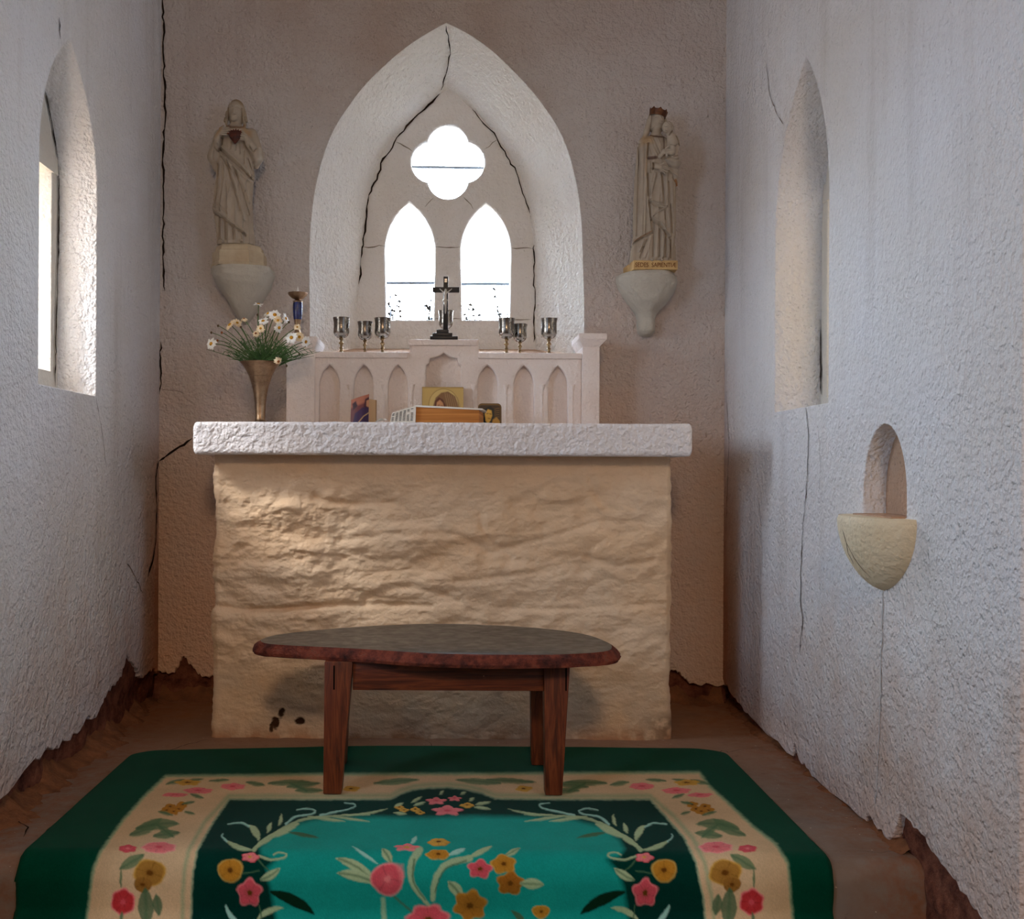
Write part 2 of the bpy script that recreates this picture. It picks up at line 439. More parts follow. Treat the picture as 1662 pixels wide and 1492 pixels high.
class Paint:
    def __init__(s, X, Y, base):
        s.X, s.Y = X, Y; s.C = np.empty(X.shape+(3,)); s.C[:] = base; s.H = np.zeros(X.shape)
    def sub(s, x0, x1, y0, y1):
        return np.nonzero((s.X > x0) & (s.X < x1) & (s.Y > y0) & (s.Y < y1))
    def put(s, idx, a, col, h=0.):
        s.C[idx] = s.C[idx]*(1-a[..., None])+np.array(col)*a[..., None]
        if h: s.H[idx] = np.maximum(s.H[idx], a*h)
    def poly(s, pts, col, soft=1.5, a=1., h=0.):
        xs = [p[0] for p in pts]; ys = [p[1] for p in pts]
        i = s.sub(min(xs)-8, max(xs)+8, min(ys)-8, max(ys)+8); X, Y = s.X[i], s.Y[i]
        d, _ = seg_dist(X, Y, pts, True); d = np.where(inside(X, Y, pts), -d, d)
        s.put(i, np.clip(.5-d/(2*soft), 0, 1)*a, col, h); return s
    def line(s, pts, w0, w1, col, soft=1., a=1., h=0.):
        xs = [p[0] for p in pts]; ys = [p[1] for p in pts]; w = max(w0, w1)+6
        i = s.sub(min(xs)-w, max(xs)+w, min(ys)-w, max(ys)+w); X, Y = s.X[i], s.Y[i]
        d, t = seg_dist(X, Y, pts)
        s.put(i, np.clip(.5-(d-(w0+(w1-w0)*t))/(2*soft), 0, 1)*a, col, h); return s
    def leaf(s, p0, p1, w, col, bend=0., vein=None, a=1., h=0.6, soft=1.2):
        mx, my = (p0[0]+p1[0])/2, (p0[1]+p1[1])/2; dx, dy = p1[0]-p0[0], p1[1]-p0[1]
        c = (mx-dy*bend, my+dx*bend)
        pts = [((1-t)**2*p0[0]+2*t*(1-t)*c[0]+t*t*p1[0], (1-t)**2*p0[1]+2*t*(1-t)*c[1]+t*t*p1[1]) for t in [k/8 for k in range(9)]]
        xs = [p[0] for p in pts]; ys = [p[1] for p in pts]; q = w+5
        i = s.sub(min(xs)-q, max(xs)+q, min(ys)-q, max(ys)+q); X, Y = s.X[i], s.Y[i]
        d, t = seg_dist(X, Y, pts); ww = w*np.sin(np.pi*np.clip(t*.92+.06, 0, 1))**.8
        s.put(i, np.clip(.5-(d-ww)/(2*soft), 0, 1)*a, col, h)
        if vein is not None: s.put(i, np.clip(1-d/(w*.33+.6), 0, 1)*(ww > w*.25)*.7*a, vein)
        return s
    def flower(s, x, y, rx, ry, n, col, mid, edge=None, dep=.22, ph=0., h=1., soft=.08):
        i = s.sub(x-rx*1.4, x+rx*1.4, y-ry*1.4, y+ry*1.4); X, Y = (s.X[i]-x)/rx, (s.Y[i]-y)/ry
        r = np.hypot(X, Y); th = np.arctan2(Y, X)+ph
        R_ = 1-dep*(.5-.5*np.cos(n*th))
        q = r/R_
        if edge is not None:
            s.put(i, np.clip((1.12-q)/(soft*2), 0, 1), edge)
        s.put(i, np.clip((1-q)/(soft*2), 0, 1), col, h)
        s.put(i, np.clip(1-np.abs(np.sin(n*th/2))*5, 0, 1)*(q < .85)*(q > .25)*.0+np.clip(.45*(1-q/.55), 0, 1)*(q < .55), mid)
        s.put(i, np.clip(1-np.abs(np.cos(n*th/2))*4, 0, 1)*(q < .92)*.55, tuple(c*.55 for c in col))
        s.put(i, np.clip((.26-q)/.1, 0, 1), mid); return s

# ------------------------------------------------------------------ solid modelling (distance field -> mesh)
def surface_nets(Fd, org, h):
    nx, ny, nz = Fd.shape
    s = Fd < 0
    cnt = np.zeros((nx-1, ny-1, nz-1), np.int16); acc = np.zeros((nx-1, ny-1, nz-1, 3), np.float32)
    corners = [(a, b, c) for a in (0, 1) for b in (0, 1) for c in (0, 1)]
    sl = lambda o: (slice(o[0], nx-1+o[0]), slice(o[1], ny-1+o[1]), slice(o[2], nz-1+o[2]))
    for p in corners:
        for ax in range(3):
            if p[ax]: continue
            q = list(p); q[ax] = 1; q = tuple(q)
            a, b = Fd[sl(p)], Fd[sl(q)]; m = s[sl(p)] != s[sl(q)]
            t = np.where(m, a/np.where(m, a-b, 1), 0)
            cnt += m
            for k in range(3):
                acc[..., k] += np.where(m, p[k]+(t if k == ax else 0), 0)
    act = cnt > 0
    idx = -np.ones(act.shape, np.int64); cells = np.argwhere(act); idx[act] = np.arange(len(cells))
    V = (cells+acc[act]/cnt[act][:, None])*h+np.array(org)
    quads = []
    for ax in range(3):
        o = [0, 0, 0]; o[ax] = 1
        a = s[:nx-o[0], :ny-o[1], :nz-o[2]]; b = s[o[0]:, o[1]:, o[2]:]
        e = np.argwhere(a != b)
        u, v = (ax+1) % 3, (ax+2) % 3
        e = e[(e[:, u] > 0) & (e[:, v] > 0) & (e[:, u] < act.shape[u]) & (e[:, v] < act.shape[v])]
        du = np.zeros(3, int); du[u] = 1; dv = np.zeros(3, int); dv[v] = 1
        q = np.stack([idx[tuple((e-du-dv).T)], idx[tuple((e-dv).T)], idx[tuple(e.T)], idx[tuple((e-du).T)]], 1)
        fl = ~a[tuple(e.T)]
        q[fl] = q[fl][:, ::-1]
        quads.append(q)
    return V, np.concatenate(quads)
def smin(a, b, k):
    if k <= 0: return np.minimum(a, b)
    h = np.clip(.5+.5*(b-a)/k, 0, 1)
    return b*(1-h)+a*h-k*h*(1-h)
def sculpt(name, Y0, box, rows, prims, strokes, paints, base, parent, mat='statue', res=1.5, ymin=-52, ymax=34, folds=None):
    """Carve a figure in units of photo pixels at distance Y0; y is depth (negative = towards the room)."""
    s = F/Y0
    x0, x1, y0, y1 = box
    xs = np.arange(x0, x1, res*.5*2/2); zs = np.arange(y0, y1, res*.5*2/2)
    h = res*.5*2/2
    ys = np.arange(ymin, ymax, h)
    X = xs[:, None, None].astype(np.float32); Yd = ys[None, :, None].astype(np.float32); Z = zs[None, None, :].astype(np.float32)
    D = np.full((len(xs), len(ys), len(zs)), 50., np.float32)
    if rows:
        rw = sorted(rows); py = [r[0] for r in rw]
        xl = np.interp(zs, py, [r[1] for r in rw]); xr = np.interp(zs, py, [r[2] for r in rw]); dp = np.interp(zs, py, [r[3] for r in rw])
        k = np.ones(5)/5
        sm_ = lambda v: np.convolve(np.pad(v, 2, 'edge'), k, 'valid')
        xl, xr, dp = sm_(xl), sm_(xr), sm_(dp)
        c = ((xl+xr)/2)[None, None, :]; a = ((xr-xl)/2)[None, None, :]; b = dp[None, None, :]
        q = np.sqrt(((X-c)/a)**2+(Yd/b)**2)
        D = ((q-1)*np.minimum(a, b)).astype(np.float32)
        if folds: 
            th = np.arctan2(Yd/b, (X-c)/a)
            D = D+folds(th, Z, X).astype(np.float32)
        D = np.maximum(D, np.maximum(Z-max(py), min(py)-Z))
    for pr in prims:
        if pr[0] == 'ell':
            _, (px, yy, pz), (rx, ry, rz), k = pr
            q = np.sqrt(((X-px)/rx)**2+((Yd-yy)/ry)**2+((Z-pz)/rz)**2); d = (q-1)*min(rx, ry, rz)
        else:
            _, pa, pb, ra, rb, k = pr
            pa = np.array(pa, float); pb = np.array(pb, float); ba = pb-pa
            t = np.clip(((X-pa[0])*ba[0]+(Yd-pa[1])*ba[1]+(Z-pa[2])*ba[2])/(ba@ba+1e-9), 0, 1)
            d = np.sqrt((X-pa[0]-t*ba[0])**2+(Yd-pa[1]-t*ba[1])**2+(Z-pa[2]-t*ba[2])**2)-(ra+(rb-ra)*t)
        D = smin(D, d.astype(np.float32), k)
    X2, Z2 = np.meshgrid(xs, zs, indexing='ij')
    G = np.zeros(X2.shape)
    for pts, w, amp in strokes:
        p = [p_ for p_ in pts]
        if len(p) > 2: p = spline(p, 5)
        d, _ = seg_dist(X2, Z2, p); G += 1.2*amp*np.exp(-(d/w)**2)
    front = np.clip(.5-Yd/12., 0, 1)
    D = D-(G[:, None, :]*front).astype(np.float32)
    D[0] = D[-1] = 9; D[:, 0] = 9; D[:, -1] = 9; D[:, :, 0] = 9; D[:, :, -1] = 9
    V, Q = surface_nets(D, (xs[0], ys[0], zs[0]), h)
    pt = Paint(V[:, 0], V[:, 2], base)
    for fn in paints: fn(pt)
    # carved hollows keep the brown glaze a painter rubs into plaster
    gi = np.clip(((V[:, 0]-xs[0])/h).astype(int), 0, len(xs)-1); gk = np.clip(((V[:, 2]-zs[0])/h).astype(int), 0, len(zs)-1)
    Yw = Y0+V[:, 1]/s
    dx = V[:, 0]-CX; dy = V[:, 2]-CY
    ux = dx*cr+dy*sr; uy = -dx*sr+dy*cr
    W = np.stack([ux/s, Yw, EYE-uy/s], 1)
    return np_mesh(name, W, Q, mat, parent, col=pt.C)

# ------------------------------------------------------------------ room measures
XL, XR, YB, TOP = -1.061, 1.023, 4.0, 3.3
Y_ARCH, Y_STEP, Z_LOW = 1.93, 2.36, -.14

def jag(pts, n=9, amp=.012, seed=1):
    rnd = random.Random(seed); out = []
    for (a, b), (c, d) in zip(pts[:-1], pts[1:]):
        out.append((a, b))
        for k in range(1, n):
            t = k/n; out.append((a+(c-a)*t+rnd.uniform(-.3, .3)*abs(c-a)/n, b+(d-b)*t+rnd.uniform(-amp, amp)))
    out.append(pts[-1]); return out

# ---- left wall with lancet recess (2-D coordinates: y, z)
def arch(y0, y1, zs, zspr, ypk, zpk, n=12, bulge=.32):
    """pointed opening; points run from the lower left round to the lower right"""
    pts = [(y0, zs)]
    for a, b, rev in (((y0, zspr), (ypk, zpk), False), ((y1, zspr), (ypk, zpk), True)):
        c = (a[0]+(b[0]-a[0])*.10, a[1]+(b[1]-a[1])*.62)
        q = [((1-t)**2*a[0]+2*t*(1-t)*c[0]+t*t*b[0], (1-t)**2*a[1]+2*t*(1-t)*c[1]+t*t*b[1]) for t in [k/n for k in range(n+1)]]
        if rev: q = q[::-1][1:]
        pts += q
    pts.append((y1, zs)); return pts
left_low = jag([(2.0,-.10),(2.3,.0),(2.50,.075),(2.60,.06),(2.87,.10),(3.05,.085),(3.25,.11),(3.30,.095),(3.42,.155),(3.55,.17),(3.62,.235),(3.72,.17),(3.80,.12),(3.90,.13),(4.03,.09)], 8, .010, 3)
open_l = arch(2.816, 3.28, 1.072, 1.70, 3.036, 2.056)
me = flat_mesh('wall_left', [[(Y_ARCH, TOP), (Y_ARCH, -.14)]+left_low+[(4.05, TOP)], open_l], .122, ((XL,0,0),(0,1,0),(0,0,1),(-1,0,0)), .004)
wall_left = tag(link_mesh('wall_left', me, 'wall_side'), kind='structure')
# ---- right wall with lancet recess and niche
right_low = jag([(2.0,-.08),(2.06,.0),(2.14,.022),(2.236,.045),(2.33,.075),(2.44,.085),(2.47,.03),(2.50,.005),(2.58,.012),(2.62,.03),(2.64,.005),(3.0,.006),(3.14,.02),(3.18,.06),(3.20,.015),(3.5,.02),(3.7,.03),(3.85,.05),(4.03,.09)], 6, .006, 8)
open_r = arch(2.913, 3.39, 1.040, 1.62, 3.11, 2.045)
niche = [(2.413,.752)]+[(2.538+(.125*math.cos(a) if True else 0)*(-1), .80+.166*math.sin(a)) for a in [k/20*math.pi for k in range(21)]]+[(2.663,.752)]
me = flat_mesh('wall_right', [[(Y_ARCH, TOP), (Y_ARCH, -.14)]+right_low+[(4.05, TOP)], open_r, niche], .15, ((XR,0,0),(0,1,0),(0,0,1),(1,0,0)), .004)
wall_right = tag(link_mesh('wall_right', me, 'wall_side'), kind='structure')
b = B(); b.box(XR+.056, XR+.10, 2.38, 2.70, .72, 1.0); b.build('niche_back', 'niche', wall_right)
# ---- back wall with the great splayed arch
outerL = [(503,566),(503,500),(502,420),(506,350),(513,300),(526,250),(542,210),(562,178),(588,143),(618,112),(652,82),(690,56),(724,37)]
outerR = [(948,568),(948,500),(946,420),(943,350),(936,300),(924,252),(908,212),(888,180),(862,146),(832,114),(798,82),(760,55),(724,37)]
innerL = [(577,560),(580,500),(586,430),(589,390),(596,335),(606,290),(622,250),(642,222),(660,204),(684,181),(704,162),(716,152),(726,147)]
innerR = [(869,560),(868,500),(868,430),(865,390),(857,335),(847,298),(833,262),(814,234),(796,208),(775,185),(753,166),(740,154),(726,147)]
def two(pts, Y): return [(P(x, y, Y).x, P(x, y, Y).z) for x, y in pts]
ol = two(outerL, 4.0)+two(outerR, 4.0)[::-1][1:]
il = two(innerL, 4.3)+two(innerR, 4.3)[::-1][1:]
ol[0] = (ol[0][0], 1.272); ol[-1] = (ol[-1][0], 1.272)
il[0] = (il[0][0], 1.332); il[-1] = (il[-1][0], 1.332)
def dens(pts, n=5):
    return spline(pts[:13], n)[:-1]+spline(pts[12:], n)
ol2, il2 = dens(ol), dens(il)
back_low = jag([(-1.08,.10),(-1.0,.10),(-.97,.16),(-.94,.13),(-.90,.085),(-.75,.10),(.78,.10),(.85,.12),(.90,.07),(1.04,.06)], 9, .007, 5)
me = flat_mesh('wall_back', [back_low+[(1.2, TOP), (-1.2, TOP)], ol2], .06, ((0,YB,0),(1,0,0),(0,0,1),(0,1,0)), .004)
wall_back = tag(link_mesh('wall_back', me, 'wall_back'), kind='structure')
# splayed embrasure: rounded arris, then the sloping reveal
n = len(ol2); K = 26; V = []
nz = fbm((K+1, n), (4, 40), 11, 4)
for k in range(K+1):
    t = k/K
    for i in range(n):
        a, c = ol2[i], il2[i]; rr = 0.0
        x = a[0]+(c[0]-a[0])*t; z = a[1]+(c[1]-a[1])*t
        m = math.hypot(x, z-1.7)+1e-6
        q = rr+.006*nz[k, i]*math.sin(math.pi*t)
        V.append((x+x/m*q, YB+.001+.300*t, z+(z-1.7)/m*q*(1 if z > 1.5 else 0)))
np_mesh('embrasure', np.array(V), grid_faces(K+1, n), 'reveal', wall_back)
mk('sloping_sill', [(ol2[0][0],YB-.01,1.270),(ol2[-1][0],YB-.01,1.270),(il2[-1][0],4.301,1.334),(il2[0][0],4.301,1.334),
    (ol2[0][0],YB-.01,1.2),(ol2[-1][0],YB-.01,1.2),(il2[-1][0],4.301,1.2),(il2[0][0],4.301,1.2)],
   [(0,1,2,3),(4,7,6,5),(0,4,5,1),(1,5,6,2),(2,6,7,3),(3,7,4,0)], 'niche', wall_back, sm=False)
# ---- window_1: stone tracery with quatrefoil and two lancets
W1 = tag(bpy.data.objects.new('window_1', None), kind='structure'); COL.objects.link(W1); W1.location = (0, 4.3, 1.33)
def lancet(x0, x1, yb, yspr, xp, yp, Y):
    L = []
    a = (x0, yspr); c = (x0+(xp-x0)*.12, yspr+(yp-yspr)*.64); e = (xp, yp)
    L.append((x0+2, yb))
    L += [((1-t)**2*a[0]+2*t*(1-t)*c[0]+t*t*e[0], (1-t)**2*a[1]+2*t*(1-t)*c[1]+t*t*e[1]) for t in [k/12 for k in range(13)]]
    a = (x1, yspr); c = (x1+(xp-x1)*.12, yspr+(yp-yspr)*.64)
    L += [((1-t)**2*a[0]+2*t*(1-t)*c[0]+t*t*e[0], (1-t)**2*a[1]+2*t*(1-t)*c[1]+t*t*e[1]) for t in [k/12 for k in range(12, -1, -1)]][1:]
    L.append((x1-2, yb)); return two(L, Y)
def quatrefoil(cx, cy, d, r, Y):
    pts = []
    for k in range(4):
        a0 = -math.pi/2+k*math.pi/2
        lx, ly = cx+d*math.cos(a0), cy+d*math.sin(a0)
        sd = (math.sqrt(2)*d+math.sqrt(max(0, 4*r*r-2*d*d)))/2
        lim = math.atan2(sd/math.sqrt(2), sd/math.sqrt(2)-d)
        for j in range(-10, 10):
            a = a0+j/10*lim
            pts.append((lx+r*math.cos(a), ly+r*math.sin(a)))
    return two(pts, Y)
YP = 4.3
lan_l = lancet(625, 706, 519, 402, 664, 328, YP); lan_r = lancet(748, 829, 519, 402, 789, 330, YP)
quat = quatrefoil(727, 263, 26.5, 33, YP)
me = flat_mesh('tracery', [[(-.62,1.05),(.62,1.05),(.62,2.75),(-.62,2.75)], lan_l, lan_r, quat], .12, ((0,YP,0),(1,0,0),(0,0,1),(0,1,0)), .010)
link_mesh('tracery', me, 'stone', W1)
def ribbon(b, pts, w):
    for i in range(len(pts)-1): pass
def bar_px(x0, y0, x1, y1, Y, r): return B().tube([P(x0, y0, Y), P(x1, y1, Y)], r, 8)
YG = 4.385
bar_px(668, 271, 790, 273, YG, .0058).build('glazing_bar', 'iron', W1)
bar_px(622, 459.5, 712, 459.5, YG, .0062).build('glazing_bar', 'iron', W1)
bar_px(744, 461, 834, 461, YG, .0062).build('glazing_bar', 'iron', W1)
for x in (634, 699.5, 814, 823): bar_px(x, 462, x, 519, YG+.01, .002 if x != 823 else .0012).build('casement_stile', 'iron', W1)
for (x0, x1, y0, y1) in ((618,712,320,525),(742,836,320,525),(662,794,198,328)):
    p, q = P(x0, y0, YG+.012), P(x1, y1, YG+.012)
    B().box(p.x, q.x, YG+.012, YG+.015, q.z, p.z).build('pane', 'glass', W1, sm=False)
# ---- windows 2 and 3: cement frames in the lancet recesses
def side_window(name, xw, sgn, rec, y0, y1, z0, z1, yo0, yo1, zo0, zo1, lint):
    w = tag(bpy.data.objects.new(name, None), kind='structure'); COL.objects.link(w); w.location = (xw+sgn*rec, (y0+y1)/2, z0)
    me = flat_mesh('frame', [[(y0-.1, z0-.1), (y1+.1, z0-.1), (y1+.1, z1+.1), (y0-.1, z1+.1)], [(yo0, zo0), (yo1, zo0), (yo1, zo1), (yo0, zo1)]], .20,
                   ((xw+sgn*rec,0,0),(0,1,0),(0,0,1),(sgn,0,0)), .004)
    link_mesh('frame', me, 'frame', w)
    x = xw+sgn*(rec-.004)
    B().box(min(x, x+sgn*.012), max(x, x+sgn*.012), y0-.02, y1+.02, zo1, lint).build('lintel', 'frame', w, bevel=.002)
    xg = xw+sgn*(rec+.175)
    B().box(min(xg, xg+sgn*.004), max(xg, xg+sgn*.004), yo0-.02, yo1+.02, zo0-.02, zo1+.02).build('pane', 'glass', w, sm=False)
    return w
side_window('window_2', XL, -1, .118, 2.816, 3.28, 1.072, 2.056, 2.87, 3.229, 1.142, 1.734, 1.788)
side_window('window_3', XR, 1, .146, 2.913, 3.39, 1.04, 2.045, 2.96, 3.345, 1.085, 1.690, 1.745)
# ---- bare red earth where the plaster has dropped off
def rough_strip(name, p0, p1, z0, z1, inward, parent, seed, amp=.02, nu=120, nv=24):
    p0, p1 = Vector(p0), Vector(p1); n = Vector(inward)
    H = fbm((nu, nv), (14, 4), seed, 5, .6)
    V = []
    for i in range(nu):
        for j in range(nv):
            q = p0.lerp(p1, i/(nu-1)); z = z0+(z1-z0)*j/(nv-1)
            v = q+n*(amp*H[i, j]); V.append((v.x, v.y, z))
    return np_mesh(name, np.array(V), grid_faces(nu, nv), 'earth', parent)
rough_strip('exposed_earth', (XL-.022, 1.95, 0), (XL-.022, 4.12, 0), -.16, .30, (1,0,0), wall_left, 21, .022)
rough_strip('exposed_earth', (XR+.022, 1.95, 0), (XR+.022, 4.12, 0), -.16, .14, (-1,0,0), wall_right, 22, .022)
rough_strip('exposed_earth', (-1.2, YB+.022, 0), (1.2, YB+.022, 0), -.05, .24, (0,-1,0), wall_back, 23, .022)
# ---- floor: raised cement platform with a worn rounded nosing, lower nave floor
xs = np.linspace(-1.2, 1.2, 240)
prof = [(4.1,0)]+[(4.1-(4.1-Y_STEP-.05)*k/90, 0) for k in range(1, 91)]
prof += [(Y_STEP+.05-.05*math.sin(a), -.05+.05*math.cos(a)) for a in [k/8*math.pi/2 for k in range(1, 9)]]
prof += [(Y_STEP-.002*k, -.05-.02*k) for k in range(1, 6)]
hn = fbm((len(prof), 240), (30, 40), 33, 4)
V = np.array([[(x, y-(.006*hn[i, j] if y < Y_STEP+.06 else 0), z+(.004*hn[i, j] if z > -.04 else 0)) for j, x in enumerate(xs)] for i, (y, z) in enumerate(prof)])
floor = tag(np_mesh('floor', V.reshape(-1, 3), grid_faces(len(prof), 240), 'floor'), kind='structure')
B().box(-2.6, 2.6, -6, Y_STEP+.02, Z_LOW-.1, Z_LOW).build('lower_floor', 'floor', floor, sm=False)
# crumbled earth banked along the left wall foot and in the corners behind the altar
def bank(name, pts, h, w, inward, seed):
    V = []; nu, nv = 90, 12; H = fbm((nu, nv), (22, 4), seed, 4, .6)
    p0, p1 = Vector(pts[0]), Vector(pts[1]); n = Vector(inward)
    for i in range(nu):
        hh = h*(.55+.9*(H[i, 0]+.5)); ww = w*(.6+.8*(H[i, -1]+.5))
        for j in range(nv):
            t = j/(nv-1); q = p0.lerp(p1, i/(nu-1))+n*(ww*t); V.append((q.x, q.y, max(-.004, hh*(1-t)**1.6+.01*H[i, j]*(1-t)-.003)))
    o = np_mesh(name, np.array(V), grid_faces(nu, nv), 'dirt', floor); tag(o, kind='stuff'); return o
bank('fallen_earth', [(XL-.03, 2.42, 0), (XL-.03, 4.0, 0)], .04, .085, (1,0,0), 41)
bank('fallen_earth', [(-1.05, 4.02, 0), (1.02, 4.02, 0)], .05, .09, (0,-1,0), 42)
bank('fallen_earth', [(XR+.03, 2.42, 0), (XR+.03, 4.0, 0)], .02, .05, (-1,0,0), 43)
def floor_crack(pts, w, s_):
    o = crack(floor, [PZ(x, y, .0) for x, y in pts], w, 'crack', s_, 'floor_crack')
    for v in o.data.vertices: v.co.z = .0045
FLOOR_CRACKS = [([(1392,1384),(1430,1388),(1470,1383),(1510,1383)],.005),([(1165,1226),(1172,1221),(1182,1224),(1200,1219),(1250,1215)],.007),([(238,1228),(270,1222),(300,1212),(336,1203)],.012),([(0,1330),(28,1335),(46,1346),(38,1362)],.005),([(690,1204),(700,1210),(704,1216)],.003)]
# ---- rest of the chapel (behind and above the camera)
tag(B().box(-2.6, 2.6, -6.1, 4.7, TOP, TOP+.1).build('ceiling', 'ceil', sm=False), kind='structure')
tag(B().box(-2.6, 2.6, -6.1, -6.0, -.3, TOP).build('wall_nave_back', 'wall_side', sm=False), kind='structure')
tag(B().box(-2.6, -2.5, -6, Y_ARCH+.2, -.3, TOP).build('wall_nave_left', 'wall_side', sm=False), kind='structure')
tag(B().box(2.5, 2.6, -6, Y_ARCH+.2, -.3, TOP).build('wall_nave_right', 'wall_side', sm=False), kind='structure')
tag(B().box(-2.6, XL-.03, Y_ARCH, Y_ARCH+.14, -.3, TOP).build('wall_arch_left', 'wall_side', sm=False), kind='structure')
tag(B().box(XR+.03, 2.6, Y_ARCH+.02, Y_ARCH+.16, -.3, TOP).build('wall_arch_right', 'wall_side', sm=False), kind='structure')

# ---- cracks
def crack(parent, pts3, w, mat='crack', seed=0, name='wall_crack', jit=.004, nrm=None):
    rnd = random.Random(seed); pts = [Vector(p) for p in pts3]; out = []
    for a, c in zip(pts[:-1], pts[1:]):
        m = max(2, int((c-a).length/.018))
        for k in range(m):
            q = a.lerp(c, k/m)
            if k: q += Vector((rnd.uniform(-1,1), rnd.uniform(-1,1), rnd.uniform(-1,1)))*jit
            out.append(q)
    out.append(pts[-1])
    V = []; Fc = []
    view = Vector((0, 0, EYE))
    for i, p in enumerate(out):
        d = (out[min(i+1, len(out)-1)]-out[max(i-1, 0)]).normalized()
        side = d.cross(Vector(nrm) if nrm else (p-view).normalized()).normalized()
        ww = w*(.35+.65*rnd.random())*(0.25 if i in (0, len(out)-1) else 1)
        V += [p-side*ww/2, p+side*ww/2]
        if i: Fc.append((2*i-2, 2*i-1, 2*i+1, 2*i))
    me = bpy.data.meshes.new(name); me.from_pydata([tuple(v) for v in V], [], Fc)
    return link_mesh(name, me, mat, parent)
def flatten(o, axis, val):
    off = {'x': 0, 'y': 1}[axis]; base = o.parent.location[off] if o.parent else 0
    for v in o.data.vertices: v.co[off] = val-base
    return o
def back_crack(pts, w, mat='crack', s=0): return flatten(crack(wall_back, [P(x, y, YB) for x, y in pts], w, mat, s), 'y', YB-.0022)
def left_crack(pts, w, mat='crack', s=0): return flatten(crack(wall_left, [PX(x, y, XL) for x, y in pts], w*1.4, mat, s, nrm=(1,0,0)), 'x', XL+.0022)
def right_crack(pts, w, mat='crack', s=0): return flatten(crack(wall_right, [PX(x, y, XR) for x, y in pts], w*1.4, mat, s, nrm=(1,0,0)), 'x', XR-.0022)
back_crack([(265,-5),(266,100),(269,190),(264,260),(266,330),(265,400),(268,472)], .009, s=1)
back_crack([(261,555),(260,590),(262,606),(258.6,640)], .009, s=2)
back_crack([(312,712),(292,725),(268,742),(259,748)], .010, s=3)
left_crack([(257,748),(252,775),(254,830),(252,880),(248,905),(239,936)], .010, s=4)
left_crack([(205,915),(218,935),(232,964)], .003, 'crack_thin', 5)
left_crack([(95,28),(97,64)], .006, s=6)
left_crack([(155,646),(163,690),(172,760)], .003, 'crack_thin', 7)
back_crack([(258,630),(285,634),(300,640)], .002, 'crack_thin', 8)
right_crack([(1179,640),(1184,720),(1182,760),(1180,840)], .004, 'crack_thin', 9)
right_crack([(1309,662),(1313,700),(1311,780),(1304,850),(1301,920),(1300,975),(1304,1005),(1299,1060)], .0042, 'crack', 10)
right_crack([(1244,100),(1250,153),(1262,185),(1273,202)], .0028, 'crack_thin', 11)
right_crack([(1330,700),(1333,760),(1330,800)], .0016, 'crack_thin', 12)
right_crack([(1434,955),(1432,1050),(1430,1150),(1426,1230),(1422,1310)], .004, 'seam', 13)
for i_, (p_, w_) in enumerate(FLOOR_CRACKS): floor_crack(p_, w_, 70+i_)
# cracks inside the embrasures
def emb(pts, w, mat, s, parent=wall_back, y0=38., y1=150.):
    q = []
    for x, y in pts:
        t = min(1, max(0, (y-y0)/(y1-y0))); q.append(P(x, y, YB+.30*t-.010))
    return crack(parent, q, w, mat, s, jit=.003)
emb([(724,42),(728,66),(731,88),(724,120),(716,146)], .006, 'crack', 14)
emb([(754,52),(754,80),(758,132)], .0022, 'crack_thin', 15)
def plate_crack(pts, w, mat, s, name='stone_crack'): return flatten(crack(W1, [P(x, y, YP) for x, y in pts], w, mat, s, name), 'y', YP-.004)
plate_crack([(714,152),(702,166),(672,192),(660,205),(644,224),(637,240),(622,258),(612,292),(598,318),(594,360),(590,398),(585,420),(586,446),(579,470),(577,512)], .0095, 'crack', 16)
plate_crack([(766,178),(790,206),(806,224),(822,254),(838,280),(846,306),(854,330),(864,354),(867,380),(866,440),(868,500),(866,556)], .006, 'crack', 17)
for i, pp in enumerate(([(589,401),(625,400)], [(707,401),(748,401)], [(830,403),(866,404)], [(643,231),(669,246)], [(806,228),(786,243)], [(703,322),(690,336)], [(752,320),(768,340)], [(830,520),(862,519)], [(706,518),(748,518)])):
    plate_crack(pp, .005, 'joint', 30+i, 'stone_joint')
# cracks around the side window frames
def vert(parent, xpl, pts, w, s):
    return flatten(crack(parent, [PX(x, y, xpl) for x, y in pts], w*1.8, 'crack', s, nrm=(1,0,0)), 'x', xpl-(.003 if xpl > 0 else -.003))
vert(wall_left, XL-.117, [(72,148),(84,205),(93,262),(94.5,300),(93,420),(90,520),(88,628)], .006, 50)
vert(wall_right, XR+.145, [(1340,212),(1334,250),(1330,320),(1330,400),(1332,520),(1334,640)], .007, 51)
crack(wall_right, [PX(1274,203,XR)+Vector((.004,-.004,0)), Vector((XR+.07,3.352,EYE+.545*3.352/1.76*.955)), ], .004, 'crack', 52) if False else None

# ------------------------------------------------------------------ ALTAR
altar = thing('altar', (0, 3.7, 0), 'rough limewashed stone altar with an overhanging white table slab', 'altar')
bx0, bx1, by0, by1 = -.752, .727, 3.44, 3.97
zt = .90
per = []   # perimeter from back left along the left side, the front and the right side
def seg(a, b_, n_, nrm):
    for k in range(n_): per.append((a[0]+(b_[0]-a[0])*k/n_, a[1]+(b_[1]-a[1])*k/n_, nrm[0], nrm[1]))
cr_ = .03
seg((bx0,by1),(bx0,by0+cr_),70,(-1,0))
for k in range(8):
    a = math.pi+math.pi/2*k/8; per.append((bx0+cr_+cr_*math.cos(a), by0+cr_+cr_*math.sin(a), math.cos(a), math.sin(a)))
seg((bx0+cr_,by0),(bx1-cr_,by0),560,(0,-1))
for k in range(8):
    a = 1.5*math.pi+math.pi/2*k/8; per.append((bx1-cr_+cr_*math.cos(a), by0+cr_+cr_*math.sin(a), math.cos(a), math.sin(a)))
seg((bx1,by0+cr_),(bx1,by1),70,(1,0))
per = np.array(per); NU = len(per); NV = 330
zz = np.linspace(-.01, zt, NV)
